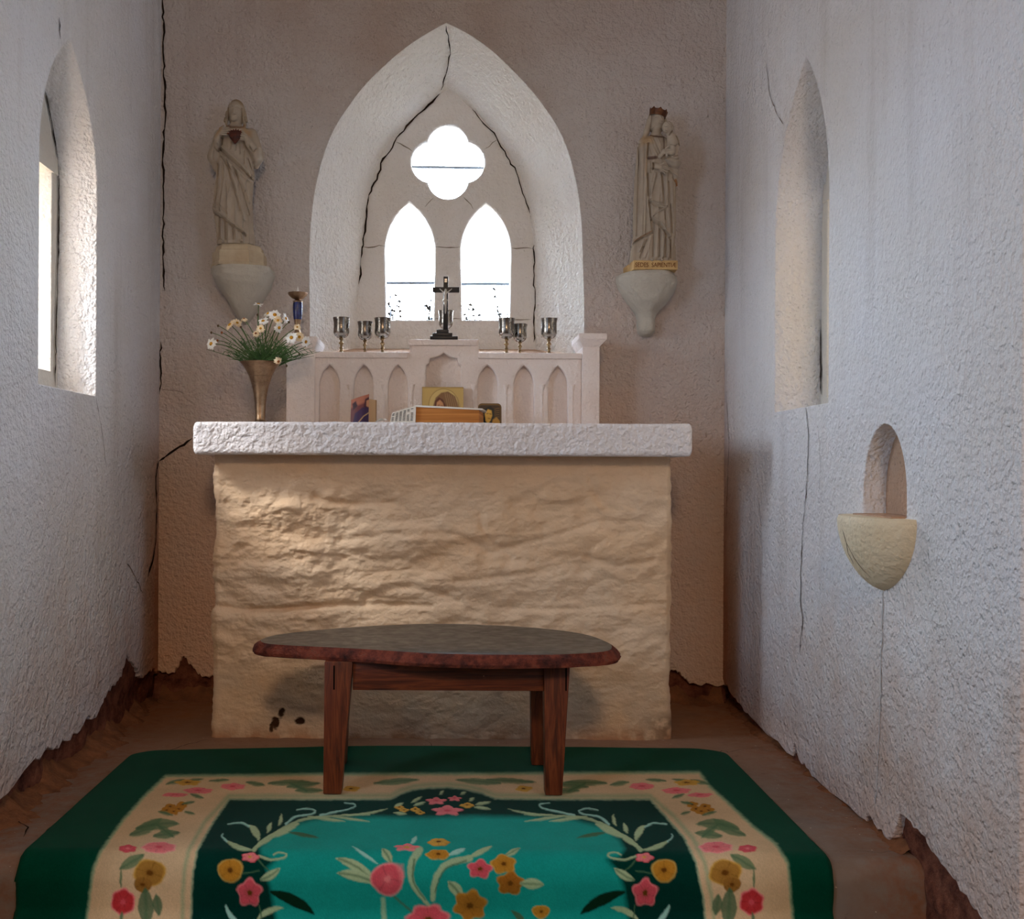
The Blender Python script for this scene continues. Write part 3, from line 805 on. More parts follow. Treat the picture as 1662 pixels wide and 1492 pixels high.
N1 = fbm((NU, NV), (9, 7), 51, 3, .5)
N2 = fbm((NU, NV), (20, 22), 52, 5, .54)
wx = fbm((NU, NV), (5, 4), 53, 3)
ZZ = zz[None, :]+np.zeros((NU, 1)); UU = np.arange(NU)[:, None]/NU+np.zeros((1, NV))
# course edges: rocky lumps that bulge and break off underneath
saw = ((ZZ*5.2+wx*1.5+UU*.6) % 1.0)
saw = np.where(saw < .16, saw/.16, 1-(saw-.16)/.84)
patch = np.clip(vnoise((NU, NV), (10, 8), 54)*3+.25, 0, 1)
Hh = .026*N1+.012*N2+.010*saw*patch
Hh += .010*np.abs(fbm((NU, NV), (26, 14), 57, 4, .5))
px_, py_ = project(per[:, 0][:, None]+0*ZZ, per[:, 1][:, None]+0*ZZ, ZZ)
def lump(cx, cy, rx, ry, a):
    global Hh
    q = np.sqrt(((px_-cx)/rx)**2+((py_-cy)/ry)**2); Hh = Hh+a*np.clip(1-q**3, 0, 1)
lump(440, 890, 105, 100, .022); lump(470, 805, 120, 30, .008); lump(640, 880, 90, 32, .014); lump(850, 860, 110, 30, .010)
lump(660, 950, 80, 24, .018); lump(840, 945, 120, 34, .010); lump(1020, 905, 60, 40, .014); lump(1010, 800, 70, 46, .012)
for pts, w, a in (([(510,808),(560,818),(640,816)], 6, -.012), ([(555,876),(640,868),(735,868),(790,896)], 7, -.012), ([(780,905),(860,880),(960,852)], 6, -.009),
                  ([(590,975),(640,955),(700,960),(745,976)], 6, -.012), ([(345,985),(430,990),(560,982),(700,985)], 5, -.014), ([(740,945),(820,935),(890,928)], 6, -.010),
                  ([(960,780),(975,815),(1000,830)], 7, -.012), ([(955,905),(1000,918),(1060,910)], 6, -.012), ([(800,985),(900,990),(1080,980)], 5, -.008), ([(780,835),(790,870),(830,905)], 6, -.010)):
    d, _ = seg_dist(px_, py_, spline(pts, 5)); Hh += a*np.exp(-(d/w)**2)
soft_ = .62+.5*np.clip((600-px_)/120, 0, 1)
side_ = np.where(np.abs(per[:, 2])[:, None] > .3, .55, 1.)
Hh = Hh*soft_*side_
calm = np.clip((ZZ-.17)/.10, .12, 1)*np.clip((zt-.012-ZZ)/.08, .25, 1)
Hh = Hh*calm-.012
Hh += .008*np.clip((.16-ZZ)/.1, 0, 1)+.003*fbm((NU, NV), (40, 40), 59, 4, .6)
chips = np.zeros((NU, NV))
for cx, cy, rx, ry in ((446,1176,7,12),(456,1160,6,9),(458,1154,4,5),(486,1172,8,6),(440,1184,4,6)):
    q = np.sqrt(((px_-cx)/rx)**2+((py_-cy)/ry)**2)+.7*fbm((NU, NV), (90, 90), 60, 3); chips = np.maximum(chips, np.clip((1-q)*3, 0, 1))
Hh -= .006*chips
Vx = np.stack([per[:, 0][:, None]+per[:, 2][:, None]*Hh, per[:, 1][:, None]+per[:, 3][:, None]*Hh, ZZ], -1)
C = np.empty((NU, NV, 3)); C[:] = lin(230,202,170)
m = np.clip(fbm((NU, NV), (8, 6), 61, 4)*1.6+.4, 0, 1)[..., None]; C = C*(1-m*.5)+np.array(lin(222,182,140))*m*.5
pale = np.clip((.22-ZZ)/.06, 0, 1)*np.clip(fbm((NU, NV), (20, 9), 62, 4)*2+.5, 0, 1); C = C*(1-pale[..., None]*.5)+np.array(lin(206,186,162))*pale[..., None]*.5
foot = np.clip((.05-ZZ)/.05, 0, 1)*np.clip(fbm((NU, NV), (40, 9), 63, 4)*2+.6, 0, 1); C = C*(1-foot[..., None]*.7)+np.array(lin(176,116,74))*foot[..., None]*.7
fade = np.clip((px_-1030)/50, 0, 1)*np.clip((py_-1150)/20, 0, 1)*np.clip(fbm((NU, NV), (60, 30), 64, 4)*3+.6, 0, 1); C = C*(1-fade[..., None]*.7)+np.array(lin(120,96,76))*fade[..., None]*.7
C = C*(1-chips[..., None])+np.array(lin(70,46,30))*chips[..., None]
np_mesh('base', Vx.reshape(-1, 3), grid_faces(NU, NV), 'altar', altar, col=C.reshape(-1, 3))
# table slab: rounded cross section drawn along x, hand-worked surface
sx0, sx1, sy0, sy1, sz0, sz1 = -.788, .762, 3.36, 3.99, .899, 1.001
sec = []; rr = .012
def arc(cy, cz, a0):
    for k in range(6):
        a = R(a0)+math.pi/2*k/5; sec.append((cy+rr*math.cos(a), cz+rr*math.sin(a)))
arc(sy0+rr, sz1-rr, 90)
for k in range(1, 24): sec.append((sy0, sz1-rr-(sz1-sz0-2*rr)*k/24))
arc(sy0+rr, sz0+rr, 180)
for k in range(1, 12): sec.append((sy0+rr+(sy1-sy0-2*rr)*k/12, sz0))
arc(sy1-rr, sz0+rr, 270); arc(sy1-rr, sz1-rr, 0)
for k in range(1, 12): sec.append((sy1-rr-(sy1-sy0-2*rr)*k/12, sz1))
ns = len(sec); NX = 520
H1 = fbm((NX, ns), (120, 24), 71, 3, .5); H2 = fbm((NX, 1), (14, 1), 72, 4)
V = np.empty((NX, ns, 3)); xs = np.linspace(0, 1, NX)
for j, (y, z) in enumerate(sec):
    ins = 0.010*np.clip(1-np.minimum(xs, 1-xs)*(sx1-sx0)/.012, 0, 1)**2
    cy, cz = (sy0+sy1)/2, (sz0+sz1)/2
    fr = 1.0 if y < sy0+.02 else .3
    V[:, j, 0] = sx0+(sx1-sx0)*xs
    V[:, j, 1] = y-.0024*H1[:, j]*fr*(1 if y < cy else -1)+ins*(1 if y < cy else -1)
    V[:, j, 2] = z+.0022*H2[:, 0]*(1 if z > cz else .6)+ins*(-1 if z > cz else 1)
V = V.reshape(-1, 3); Fq = grid_faces(NX, ns, False, True)
fc = [tuple(q) for q in Fq.tolist()]+[tuple(range(ns)), tuple((NX-1)*ns+k for k in reversed(range(ns)))]
mk('table_slab', V.tolist(), fc, 'slab', altar, ang=None)

# ------------------------------------------------------------------ REREDOS
YR = 3.80
SL = 1.0036
reredos = thing('reredos', (0, YR, SL), 'white stepped reredos with seven blind pointed arches, standing on the altar slab', 'altarpiece')
def q2(x, y): p = P(x, y, YR); return (p.x, p.z)
xl, xr = q2(508,600)[0], q2(944,600)[0]
zc, zm = q2(560,571)[1], q2(725,551)[1]
outline = [(xl, SL), (xr, SL), (xr, zc), (q2(777,570)[0], zc), (q2(777,551)[0], zm), (q2(667,551)[0], zm), (q2(667,570)[0], zc), (xl, zc)]
def niche_px(x0, x1, top, spr, bot=690):
    a, b2 = q2(x0, spr), q2(x1, spr); t = q2((x0+x1)/2, top)
    L = [(a[0], SL+.004)]
    for s0, e, rev in ((a, t, 0), (b2, t, 1)):
        c = (s0[0]+(e[0]-s0[0])*.08, s0[1]+(e[1]-s0[1])*.7)
        g = [((1-u)**2*s0[0]+2*u*(1-u)*c[0]+u*u*e[0], (1-u)**2*s0[1]+2*u*(1-u)*c[1]+u*u*e[1]) for u in [k/8 for k in range(9)]]
        L += g[::-1][1:] if rev else g
    L.append((b2[0], SL+.004)); return L
holes = [niche_px(*a) for a in ((518,551,592,625),(574,606,592,625),(630,662,592,625),(775,808,592,625),(834,867,593,626),(890,922,594,627))]
cA, cB = q2(692,600), q2(748,600)
ch = [(cA[0], SL+.004), (q2(692,640)[0], q2(692,592)[1]), q2(696,590), q2(698,582), q2(712,578), q2(720,572), q2(728,578), q2(742,582), q2(744,590), (q2(748,600)[0], q2(748,592)[1]), (cB[0], SL+.004)]
me = flat_mesh('arcade', [outline]+holes+[ch], .035, ((0,YR,0),(1,0,0),(0,0,1),(0,1,0)), .006)
link_mesh('arcade', me, 'reredos', reredos)
B().box(xl, xr, YR+.034, 3.985, SL, zc-.001).box(q2(667,0)[0], q2(777,0)[0], YR+.034, 3.985, zc-.002, zm-.001).build('back_block', 'reredos', reredos, sm=False)
b = B()
for a0, a1, z in ((xl, q2(667,0)[0]-.004, zc), (q2(777,0)[0]+.004, xr, zc), (q2(667,0)[0]-.003, q2(777,0)[0]+.003, zm)):
    B().box(a0, a1, YR-.010, YR+.01, z-.022, z-.002).build('cornice', 'reredos', reredos, bevel=.004)
for x in (568, 624, 668.5, 769, 821, 880, 929):      # colonnettes between the arches
    p = q2(x, 630); c = (p[0], YR+.004, SL)
    B().lathe([(.009,.0),(.009,.012),(.0065,.018),(.0065,p[1]-SL-.01),(.0095,p[1]-SL),(.0115,p[1]-SL+.012)], c, 14).build('colonnette', 'reredos', reredos)
for x0, x1, c0, c1, ct in ((466,512,500,516,548),(944,972,938,983,543)):
    a, c = q2(x0, 600)[0], q2(x1, 600)[0]; e = YR-.02
    hz = q2(x1, ct)[1]
    m0 = min(x0, c0); m1 = max(x1, c1)
    g0, g1 = q2(m0 if x0 > 900 else 462, 560)[0], q2(m1, 560)[0]
    bb = B(); 
    bb.hexa([(a,e,SL),(c,e,SL),(c,3.985,SL),(a,3.985,SL),(a,e,hz-.045),(c,e,hz-.045),(c,3.985,hz-.045),(a,3.985,hz-.045)])
    bb.build('end_pier', 'reredos', reredos, bevel=.004)
    B().hexa([(a+.002,e,hz-.046),(c-.002,e,hz-.046),(c-.002,3.985,hz-.046),(a+.002,3.985,hz-.046),(g0,e-.014,hz-.02),(g1,e-.014,hz-.02),(g1,3.99,hz-.02),(g0,3.99,hz-.02)]).box(g0,g1,e-.014,3.99,hz-.0201,hz).build('pier_capital', 'reredos', reredos, bevel=.002)
PIER_TOP = q2(512, 548)[1]

# ------------------------------------------------------------------ CHALICES
def make_chalice(loc, label):
    t = thing('chalice', loc, label, 'chalice', 'silver chalices on the reredos')
    c = t.location
    cup = [(.006,.060),(.016,.062),(.024,.069),(.0285,.080),(.0275,.098),(.0275,.115),(.0305,.133),(.0295,.1325),(.0262,.114),(.0262,.098),(.027,.082),(.022,.071),(.004,.067)]
    B().lathe(cup, c, 36).build('cup', 'silver', t, ang=60)
    st = [(.012,.006),(.006,.012),(.0045,.020),(.0075,.024),(.0045,.028),(.0048,.036),(.0085,.040),(.0085,.043),(.0048,.047),(.0044,.052),(.0085,.056),(.007,.0605)]
    B().lathe(st, c, 20).build('stem', 'silver_warm', t, ang=60)
    B().lathe([(.030,0),(.031,.002),(.027,.004),(.012,.0065)], c, 32).build('foot', 'silver', t, ang=60)
    return t
def dup(root, loc, scale, label):
    r = root.copy(); COL.objects.link(r); r.location = loc; r.scale = (scale,)*3; r['label'] = label
    for ch_ in root.children:
        d = ch_.copy(); COL.objects.link(d); d.parent = r
    return r
zc_, zm_ = zc, zm
def xat(px, Y): return (px-CX)*Y/F+.0
ch0 = None
for px, Yc, sc, lab in ((554,3.90,1.0,'dark silver chalice at the far left end of the reredos ledge'),
                        (592.5,3.925,.92,'shorter silver chalice, middle of the three left of the crucifix'),
                        (621,3.905,1.0,'tall dark silver chalice left of the crucifix and nearest to it'),
                        (822,3.90,1.0,'tall dark silver chalice right of the crucifix and nearest to it'),
                        (844,3.93,.88,'shorter silver chalice, middle of the three right of the crucifix'),
                        (891,3.895,1.0,'bright silver chalice standing alone at the right end of the reredos ledge')):
    loc = Vector((P(px, 540, Yc).x, Yc, zc_))
    if ch0 is None: ch0 = make_chalice(loc, lab)
    else: dup(ch0, loc, sc, lab)
dup(ch0, Vector((P(723.5, 530, 3.93).x, 3.93, zm_)), .90, 'silver chalice half hidden behind the black crucifix')

# ------------------------------------------------------------------ CRUCIFIX
YC = 3.845
cruc = thing('crucifix', (P(722,548,YC).x, YC, zm), 'black standing crucifix with silvery figure on a three-step base', 'crucifix')
def stepbox(x0, x1, y0, y1, d):
    p, q = P(x0, y1, YC-d), P(x1, y0, YC-d)
    return (p.x, q.x, YC-d, YC+d, p.z, q.z)
sb = stepbox(698,743,545,551,.04)
B().box(sb[0], sb[1], sb[2], sb[3], zm, zm+.012).build('base_step', 'black_wood', cruc, bevel=.0015)
B().box(P(705,0,YC).x, P(737,0,YC).x, YC-.028, YC+.028, zm+.0121, zm+.025).build('base_step', 'black_wood', cruc, bevel=.0015)
B().box(P(711.5,0,YC).x, P(731,0,YC).x, YC-.02, YC+.02, zm+.0251, zm+.038).build('base_step', 'black_wood', cruc, bevel=.0015)
B().box(P(719.5,500,YC).x, P(727.3,500,YC).x, YC-.006, YC+.006, zm+.0381, P(0,445.5,YC).z).build('upright', 'black_wood', cruc, bevel=.001)
B().box(P(702,470,YC).x, P(745.5,470,YC).x, YC-.0065, YC+.0055, P(724,475,YC).z, P(724,466.5,YC).z).build('crossbar', 'black_wood', cruc, bevel=.001)
pq = P(723.6,456,YC)
B().box(pq.x-.0042, pq.x+.0042, YC-.008, YC-.006, pq.z-.006, pq.z+.006).build('title_plaque', 'ivory', cruc)
link_mesh('inscription', text_mesh('inscription', 'INRI', .0042, (Vector((pq.x, YC-.0082, pq.z)), (1,0,0), (0,0,1), (0,-1,0)), .0003), 'ink', cruc)
sculpt('corpus', YC-.012, (706,742,464,512), None, [
    ('ell',(723.3,-1,471.5),(2.0,2.0,2.7),.5),
    ('cap',(723,0,474),(722.6,0,482),2.6,2.0,1.0),('cap',(722.6,0,482),(722.4,0,488),2.1,2.4,1.0),
    ('cap',(721,0,475.5),(714,1.5,469),1.1,.85,.8),('cap',(725,0,475.5),(733,1.5,469),1.1,.85,.8),
    ('cap',(721.6,0,488),(722.6,-1.6,496),1.7,1.3,.8),('cap',(723.8,0,488),(723.6,-1.6,496),1.7,1.3,.8),
    ('cap',(722.6,-1.6,496),(722.9,0,505),1.3,1.0,.6),('cap',(723.6,-1.6,496),(723.3,0,505),1.3,1.0,.6),
    ('cap',(722.9,0,504.5),(722.9,-1.8,508.5),1.1,.9,.6),
    ('ell',(720.5,-.6,488),(2.2,2,2.2),.8),('ell',(724,-.6,487.5),(2.2,2.2,2.2),.8)],
    [], [], lin(214,210,204), cruc, 'ivory', res=.5, ymin=-6, ymax=6)

# ------------------------------------------------------------------ CANDLESTICK on the left pier
YK = 3.865
cb = P(483, 540, YK); cb.z = PIER_TOP
cand = thing('candlestick', cb, 'brass and blue enamel candlestick with a milky flame bulb on the left pier', 'candlestick')
k = F/YK
zpx = lambda y: P(483, y, YK).z-cb.z
def rl(px): return px/k
B().lathe([(rl(11),0),(rl(11),.004),(rl(8),.010),(rl(4),zpx(536)),(rl(3.2),zpx(532)),(rl(4.6),zpx(526)),(rl(6),zpx(519))], cb, 24).build('foot', 'brass', cand, ang=60)
B().lathe([(rl(6.4),zpx(518.8)),(rl(7.4),zpx(512)),(rl(7.8),zpx(502)),(rl(7.8),zpx(494)),(rl(7.2),zpx(491.2))], cb, 24).build('enamel_sleeve', 'blue', cand)
B().lathe([(rl(7.6),zpx(491)),(rl(8),zpx(489)),(rl(5),zpx(487.8)),(rl(4),zpx(487))], cb, 24).build('collar', 'brass', cand)
vv = []; ff = []; nb = 40
pr = [(3.4,487),(9,484.5),(14,479.5),(15.2,475.5),(14.2,475.8),(8.5,482.6),(2,484)]
for r_, y_ in pr:
    for j in range(nb):
        a = 2*math.pi*j/nb; q = r_*(1+.07*(r_/15)*abs(math.cos(a*5)))
        vv.append((cb.x+rl(q)*math.cos(a), cb.y+rl(q)*math.sin(a), cb.z+zpx(y_)))
for i in range(len(pr)-1):
    for j in range(nb): ff.append((i*nb+j, i*nb+(j+1) % nb, (i+1)*nb+(j+1) % nb, (i+1)*nb+j))
ff.append(tuple(range(nb))); ff.append(tuple((len(pr)-1)*nb+j for j in range(nb)))
mk('drip_pan', vv, ff, 'brass', cand)
B().lathe([(rl(2.4),zpx(484)),(rl(3),zpx(478)),(rl(2.6),zpx(474)),(rl(1.4),zpx(469)),(rl(.3),zpx(465))], cb, 16).build('flame_bulb', 'bulb', cand)

# ------------------------------------------------------------------ VASE AND DAISIES
YV = 3.60
vb = P(422.5, 690, YV); vb.z = SL
vase = thing('vase', vb, 'slender engraved brass trumpet vase holding daisies on the altar slab', 'vase')
kv = F/YV
rim = .205
prof = [(.026,0),(.027,.004),(.019,.010),(.0162,.016),(.0166,.04),(.0185,.07),(.0225,.10),(.029,.13),(.038,.158),(.050,.182),(.062,.198),(.0685,rim),(.0672,rim+.0006),(.060,.199),(.036,.16),(.02,.11),(.012,.06)]
B().lathe(prof, vb, 56).build('body', 'brass', vase, ang=60)
for z, r_ in ((.135,.0308),(.128,.0287),(.158,.0383)):
    B().lathe([(r_-.002,z-.0012),(r_+.0006,z),(r_-.001,z+.0015)], vb, 48, False).build('engraved_ring', 'silver_warm', vase)
mouth = vb+Vector((.006, 0, rim-.006))
DG = 'daisies in the brass vase'
def daisy(i, px, py, rad, face, fade, dy, label):
    """rad: petal length in px; face: direction the flower looks"""
    Yf = YV+dy; c = P(px, py, Yf); rnd = random.Random(100+i)
    t = thing('daisy', mouth, label, 'daisy', DG)
    ax = Vector(face).normalized()
    u = ax.cross(Vector((0,0,1)) if abs(ax.z) < .9 else Vector((1,0,0))).normalized(); w = ax.cross(u)
    L = rad/(F/Yf)
    s0 = mouth+Vector((rnd.uniform(-.02,.02), rnd.uniform(-.02,.02), -.02))
    mid = s0.lerp(c, .55)+Vector((0, 0, .03+.012*rnd.random()))
    B().tube(bez(s0, mid, c-ax*.004, 10), [.0016]*8+[.0013]*3, 6).build('stem', 'stem', t)
    b = B(); npet = 13
    for q in range(npet):
        a = 2*math.pi*q/npet+rnd.uniform(-.12,.12); d = u*math.cos(a)+w*math.sin(a); sd = ax.cross(d)
        ll = L*rnd.uniform(.82,1.08); droop = rnd.uniform(-.35,.12)-(.5 if fade > 1 else 0)
        wd = L*.21
        row = []
        for (f_, ww) in ((.18,.55),(.5,1.),(.82,.95),(1.,.45)):
            m_ = c+d*ll*f_+ax*(droop*ll*f_*f_); row += [m_-sd*wd*ww, m_+ax*.0009, m_+sd*wd*ww, m_-ax*.0007]
        fc = []
        for r_ in range(3):
            for s_ in range(4): fc.append((r_*4+s_, r_*4+(s_+1) % 4, r_*4+4+(s_+1) % 4, r_*4+4+s_))
        fc += [(3,2,1,0), (12,13,14,15)]
        b.add(row, fc)
    b.build('petals', 'cream_petal' if fade else 'white_petal', t, ang=60)
    b = B(); rd = L*.34; v = []; f_ = []
    for a_ in range(5):
        ph = a_/4*math.pi/2
        for q in range(12):
            a = 2*math.pi*q/12; v.append(c+(u*math.cos(a)+w*math.sin(a))*rd*math.cos(ph)*.999+ax*(rd*.75*math.sin(ph)-.001))
    for a_ in range(4):
        for q in range(12): f_.append((a_*12+q, a_*12+(q+1) % 12, a_*12+12+(q+1) % 12, a_*12+12+q))
    f_.append(tuple(range(12)))
    b.add(v, f_).build('disc', 'disc_old' if fade > 1 else 'disc', t)
    return t
DAIS = [
 (419.5,493.5,9,(.1,-.35,1),0,.0,'white daisy standing highest of all, seen edge-on below the left corbel'),
 (435,509,9,(-.4,-.6,.8),0,.01,'white daisy left of the big one at the top of the bouquet'),
 (446,511,10,(.2,-.9,.35),0,-.02,'big white daisy facing out at the top right of the bouquet'),
 (464,517,9,(1,-.35,.3),0,.01,'small side-on white daisy alone between the bouquet and the blue candlestick'),
 (427,521,9,(-.1,-.7,.7),0,-.03,'white daisy in the middle of the bouquet just above the creamy one'),
 (451,520,7,(.3,-1,-.1),1,-.03,'creamy daisy tucked under the big white daisy at the top right'),
 (423,533,7,(0,-1,.1),1,-.05,'small creamy daisy facing straight out at the centre of the bouquet'),
 (453,532,9,(.6,-.6,-.2),0,-.03,'white daisy drooping to the right above the feathery leaves'),
 (373,527,10,(-.5,-.6,.7),1,-.02,'large fading cream daisy on the upper left of the bouquet'),
 (385,524,8,(.3,-.7,.5),1,.0,'cream daisy close beside the large fading one on the upper left'),
 (396,517,6,(.1,-.6,.8),2,.01,'browned daisy with shrivelled petals under the tip of the left corbel'),
 (342.5,558,10,(-.5,-.9,.2),0,-.02,'white daisy farthest left, hanging low beside the wall'),
 (473,548,10,(-.1,-1,.2),0,-.03,'white daisy under the candlestick, left one of a close pair'),
 (486,547,8,(.1,-1,0),1,-.02,'orange-centred cream daisy under the candlestick, right one of a close pair'),
 (482.5,531,6,(.1,-1,.3),1,-.04,'small creamy daisy directly in front of the candlestick foot'),
 (496.5,555,9,(.7,-.7,-.3),0,-.02,'white daisy farthest right, before the left pier of the reredos'),
 (415,541,6,(-.1,-1,.2),2,-.04,'small rust-brown daisy left of centre among the stems'),
 (452,587,7,(.5,-.8,-.5),2,-.06,'wilted orange daisy hanging over the right rim of the vase'),
]
for i, a in enumerate(DAIS): daisy(i, *a)
BUDS = [(354,529,'dry brown bud on the upper left edge of the bouquet'),(343,540,'dry brown bud reaching out to the left, above the lowest left daisy'),(353,553,'yellowish round bud right beside the leftmost white daisy'),
        (360,540,'orange bud on a curved stem between the left daisies'),(391,531,'tiny bud just below the large fading cream daisy'),(418,511,'tiny bud left of the upper white daisies'),
        (486,575,'dark bud dangling on the lower right before the reredos pier'),(465,594,'dark bud dangling lowest, right of the vase rim'),(469,523,'dark bud beside the small side-on daisy')]
for i, (px, py, lab) in enumerate(BUDS):
    rnd = random.Random(300+i); c = P(px, py, YV-.02)
    t = thing('daisy_bud', mouth, lab, 'flower bud', 'daisy buds in the brass vase')
    s0 = mouth+Vector((rnd.uniform(-.02,.02), rnd.uniform(-.02,.02), -.02))
    mid = s0.lerp(c, .6)+Vector((0, 0, .035 if py < 570 else .09))
    B().tube(bez(s0, mid, c, 12), .0012, 5).build('stem', 'stem', t)
    B().lathe([(.0008,-.0045),(.0034,-.002),(.0038,.0008),(.0026,.0034),(.0006,.0042)], c, 10).build('bud_head', 'bud' if i not in (2, 3) else 'disc_old', t)
b = B(); rnd = random.Random(9)
for i in range(120):
    a = rnd.uniform(-1.35, 1.35); L = rnd.uniform(.05,.145)*(1 if abs(a) < 1.1 else 1.05)
    s0 = mouth+Vector((rnd.uniform(-.035,.035), rnd.uniform(-.03,.03), -.012))
    e = s0+Vector((math.sin(a)*L*1.15, rnd.uniform(-.05,.03), math.cos(a)*L*.85+.008))
    mid = s0.lerp(e, .5)+Vector((0,0,.012)); pts = bez(s0, mid, e, 6)
    b.tube(pts, [.0014,.0014,.0013,.0012,.001,.0008,.0004], 4)
    for k_ in range(2, 6):
        for sgn in (-1, 1):
            if rnd.random() < .55:
                q = pts[k_]+Vector((sgn*rnd.uniform(.006,.016), rnd.uniform(-.008,.008), rnd.uniform(.002,.016)))
                b.tube([pts[k_], pts[k_].lerp(q, .6)+Vector((0,0,.002)), q], [.001,.0009,.0003], 4)
for i in range(16):   # tendrils hanging right of the rim
    s0 = mouth+Vector((.02, -.02, 0)); e = P(rnd.uniform(454,474), rnd.uniform(572,588), YV-.03)
    b.tube(bez(s0, s0.lerp(e, .6)+Vector((.01,0,.07)), e, 8), .0009, 4)
gr = b.build('daisy_foliage', 'leaf', None, mouth)
tag(gr, 'mass of feathery green daisy leaves filling the mouth of the brass vase', 'foliage', None, 'stuff')

# ------------------------------------------------------------------ BOOK, ICONS, PAPER
YBk = 3.44
def bp(px, py, Y=YBk): return P(px, py, Y)
bk = thing('book', (P(705,688,YBk).x, 3.55, SL), 'thick open book with orange page edges lying on the altar slab', 'book')
zt_ = bp(720, 661).z
x0, x1 = bp(675, 670).x, bp(778, 670).x
B().hexa([(x0,YBk,SL+.001),(x1,YBk,SL+.001),(x1+.02,3.64,SL+.001),(x0+.02,3.64,SL+.001),(x0-.001,YBk,zt_),(x1-.001,YBk,zt_-.008),(x1+.02,3.64,zt_-.008),(x0+.02,3.64,zt_)]).build('page_block', 'page_edge', bk, bevel=.0012)
B().hexa([(x0-.004,YBk-.004,zt_),(x1+.010,YBk-.004,zt_-.009),(x1+.03,3.645,zt_-.006),(x0+.016,3.645,zt_+.004),(x0-.002,YBk-.004,zt_+.006),(x1+.010,YBk-.004,zt_-.004),(x1+.03,3.645,zt_),(x0+.016,3.645,zt_+.010)]).build('top_leaves', 'page', bk, bevel=.001)
# fan of turned pages sloping down on the left
a0, a1 = bp(675, 659, YBk-.006), bp(636, 671, YBk-.006); c0, c1 = bp(633, 688, YBk-.006), bp(674, 688, YBk-.006)
c0.z = max(c0.z, SL+.001); c1.z = max(c1.z, SL+.001)
top = bez(a0, (a0+a1)/2+Vector((0,0,.004)), a1, 8)
v = []; f = []
for q in top:
    v.append(tuple(q)); t_ = (q.x-a0.x)/(a1.x-a0.x); bq = c1.lerp(c0, t_); v.append((bq.x, bq.y, SL+.0008))
    v.append((q.x+.02, 3.64, q.z)); v.append((bq.x+.02, 3.64, SL+.0008))
for i in range(8):
    o_ = i*4; f += [(o_,o_+4,o_+5,o_+1),(o_+2,o_+3,o_+7,o_+6),(o_,o_+2,o_+6,o_+4),(o_+1,o_+5,o_+7,o_+3)]
f += [(0,1,3,2),(32,34,35,33)]
leaf_o = mk('turned_pages', v, f, 'page', bk, ang=40)
b = B(); rnd = random.Random(2)
for col in range(6):
    tx = .10+.155*col
    for row in range(9):
        if rnd.random() < .12: continue
        ty = .10+.095*row
        def pt(u, w): tp = a0.lerp(a1, u); bt = c1.lerp(c0, u); return tp.lerp(bt, w)
        p0, p1, p2, p3 = pt(tx, ty), pt(tx+.10*rnd.uniform(.6,1), ty-.01), pt(tx+.10, ty+.03), pt(tx, ty+.035)
        d_ = Vector((0,-.0012,0)); e_ = Vector((0,.0004,0))
        b.hexa([p3+d_, p2+d_, p2+e_, p3+e_, p0+d_, p1+d_, p1+e_, p0+e_])
b.build('print', 'ink', bk, sm=False)
# a scrap of paper and pale flecks by the book
pp = P(620, 687, 3.42)
nn = fbm((14, 10), (3, 3), 81, 2); V = np.array([[(pp.x-.02+.045*i/13, 3.40+.04*j/9, SL+.002+max(0, .010*math.sin(i/13*math.pi)*(.6+nn[i, j]))) for j in range(10)] for i in range(14)])
sc_ = np_mesh('paper_scrap', V.reshape(-1, 3), grid_faces(14, 10), 'page', None, (pp.x, 3.42, SL))
tag(sc_, 'crumpled white paper scrap lying left of the open book', 'paper')

def board(name, parent, px0, px1, py0, py1, Yb, thick, lean, painter, base, corner=0., curve=0., tilt=0., back='tan_card', nx=90, nz=90):
    """painted panel standing on the slab; the picture is painted on a fine front grid"""
    p0, p1 = P(px0, py0, Yb), P(px1, py1, Yb)
    w = p1.x-p0.x; h = p0.z-SL
    xs_ = np.linspace(0, 1, nx); zs_ = np.linspace(0, 1, nz)
    XX, ZZ_ = np.meshgrid(xs_, zs_, indexing='ij')
    PX_ = px0+(px1-px0)*XX; PY_ = 690+(py0-690)*ZZ_
    pt_ = Paint(PX_, PY_, base); painter(pt_)
    ti = tilt*(XX-.5)*h*.16*ZZ_
    xx = XX.copy(); zz_ = ZZ_.copy()
    if corner:
        aw, ah = corner/w, corner/h
        ex = np.minimum(XX, 1-XX)
        cut = np.clip(1-ex/aw, 0, 1); lim = 1-ah*(1-np.sqrt(np.clip(1-cut**2, 0, 1))); zz_ = np.minimum(ZZ_, 1)*lim
    fx = p0.x+w*xx; fy = Yb+lean*zz_*h-curve*np.sin(np.pi*XX); fz = SL+.001+h*zz_+ti
    Vf = np.stack([fx, fy, fz], -1); Vb = Vf+np.array([0, thick, 0])
    V = np.concatenate([Vf.reshape(-1, 3), Vb.reshape(-1, 3)])
    Fq = [grid_faces(nx, nz, True), grid_faces(nx, nz)+nx*nz]
    N = nx*nz; I = lambda i, j: i*nz+j
    rim_ = [I(i, 0) for i in range(nx)]+[I(nx-1, j) for j in range(1, nz)]+[I(i, nz-1) for i in range(nx-2, -1, -1)]+[I(0, j) for j in range(nz-2, 0, -1)]
    r1 = np.array(rim_); r2 = np.roll(r1, -1); Fq.append(np.stack([r1, r2, r2+N, r1+N], 1)[:, ::-1])
    Fq = np.concatenate(Fq)
    Cc = np.concatenate([pt_.C.reshape(-1, 3), np.tile(np.array(lin(120,92,60)), (N, 1))])
    return np_mesh(name, V, Fq, 'paint', parent, None if parent is not None else ((p0.x+p1.x)/2, Yb, SL), col=Cc)
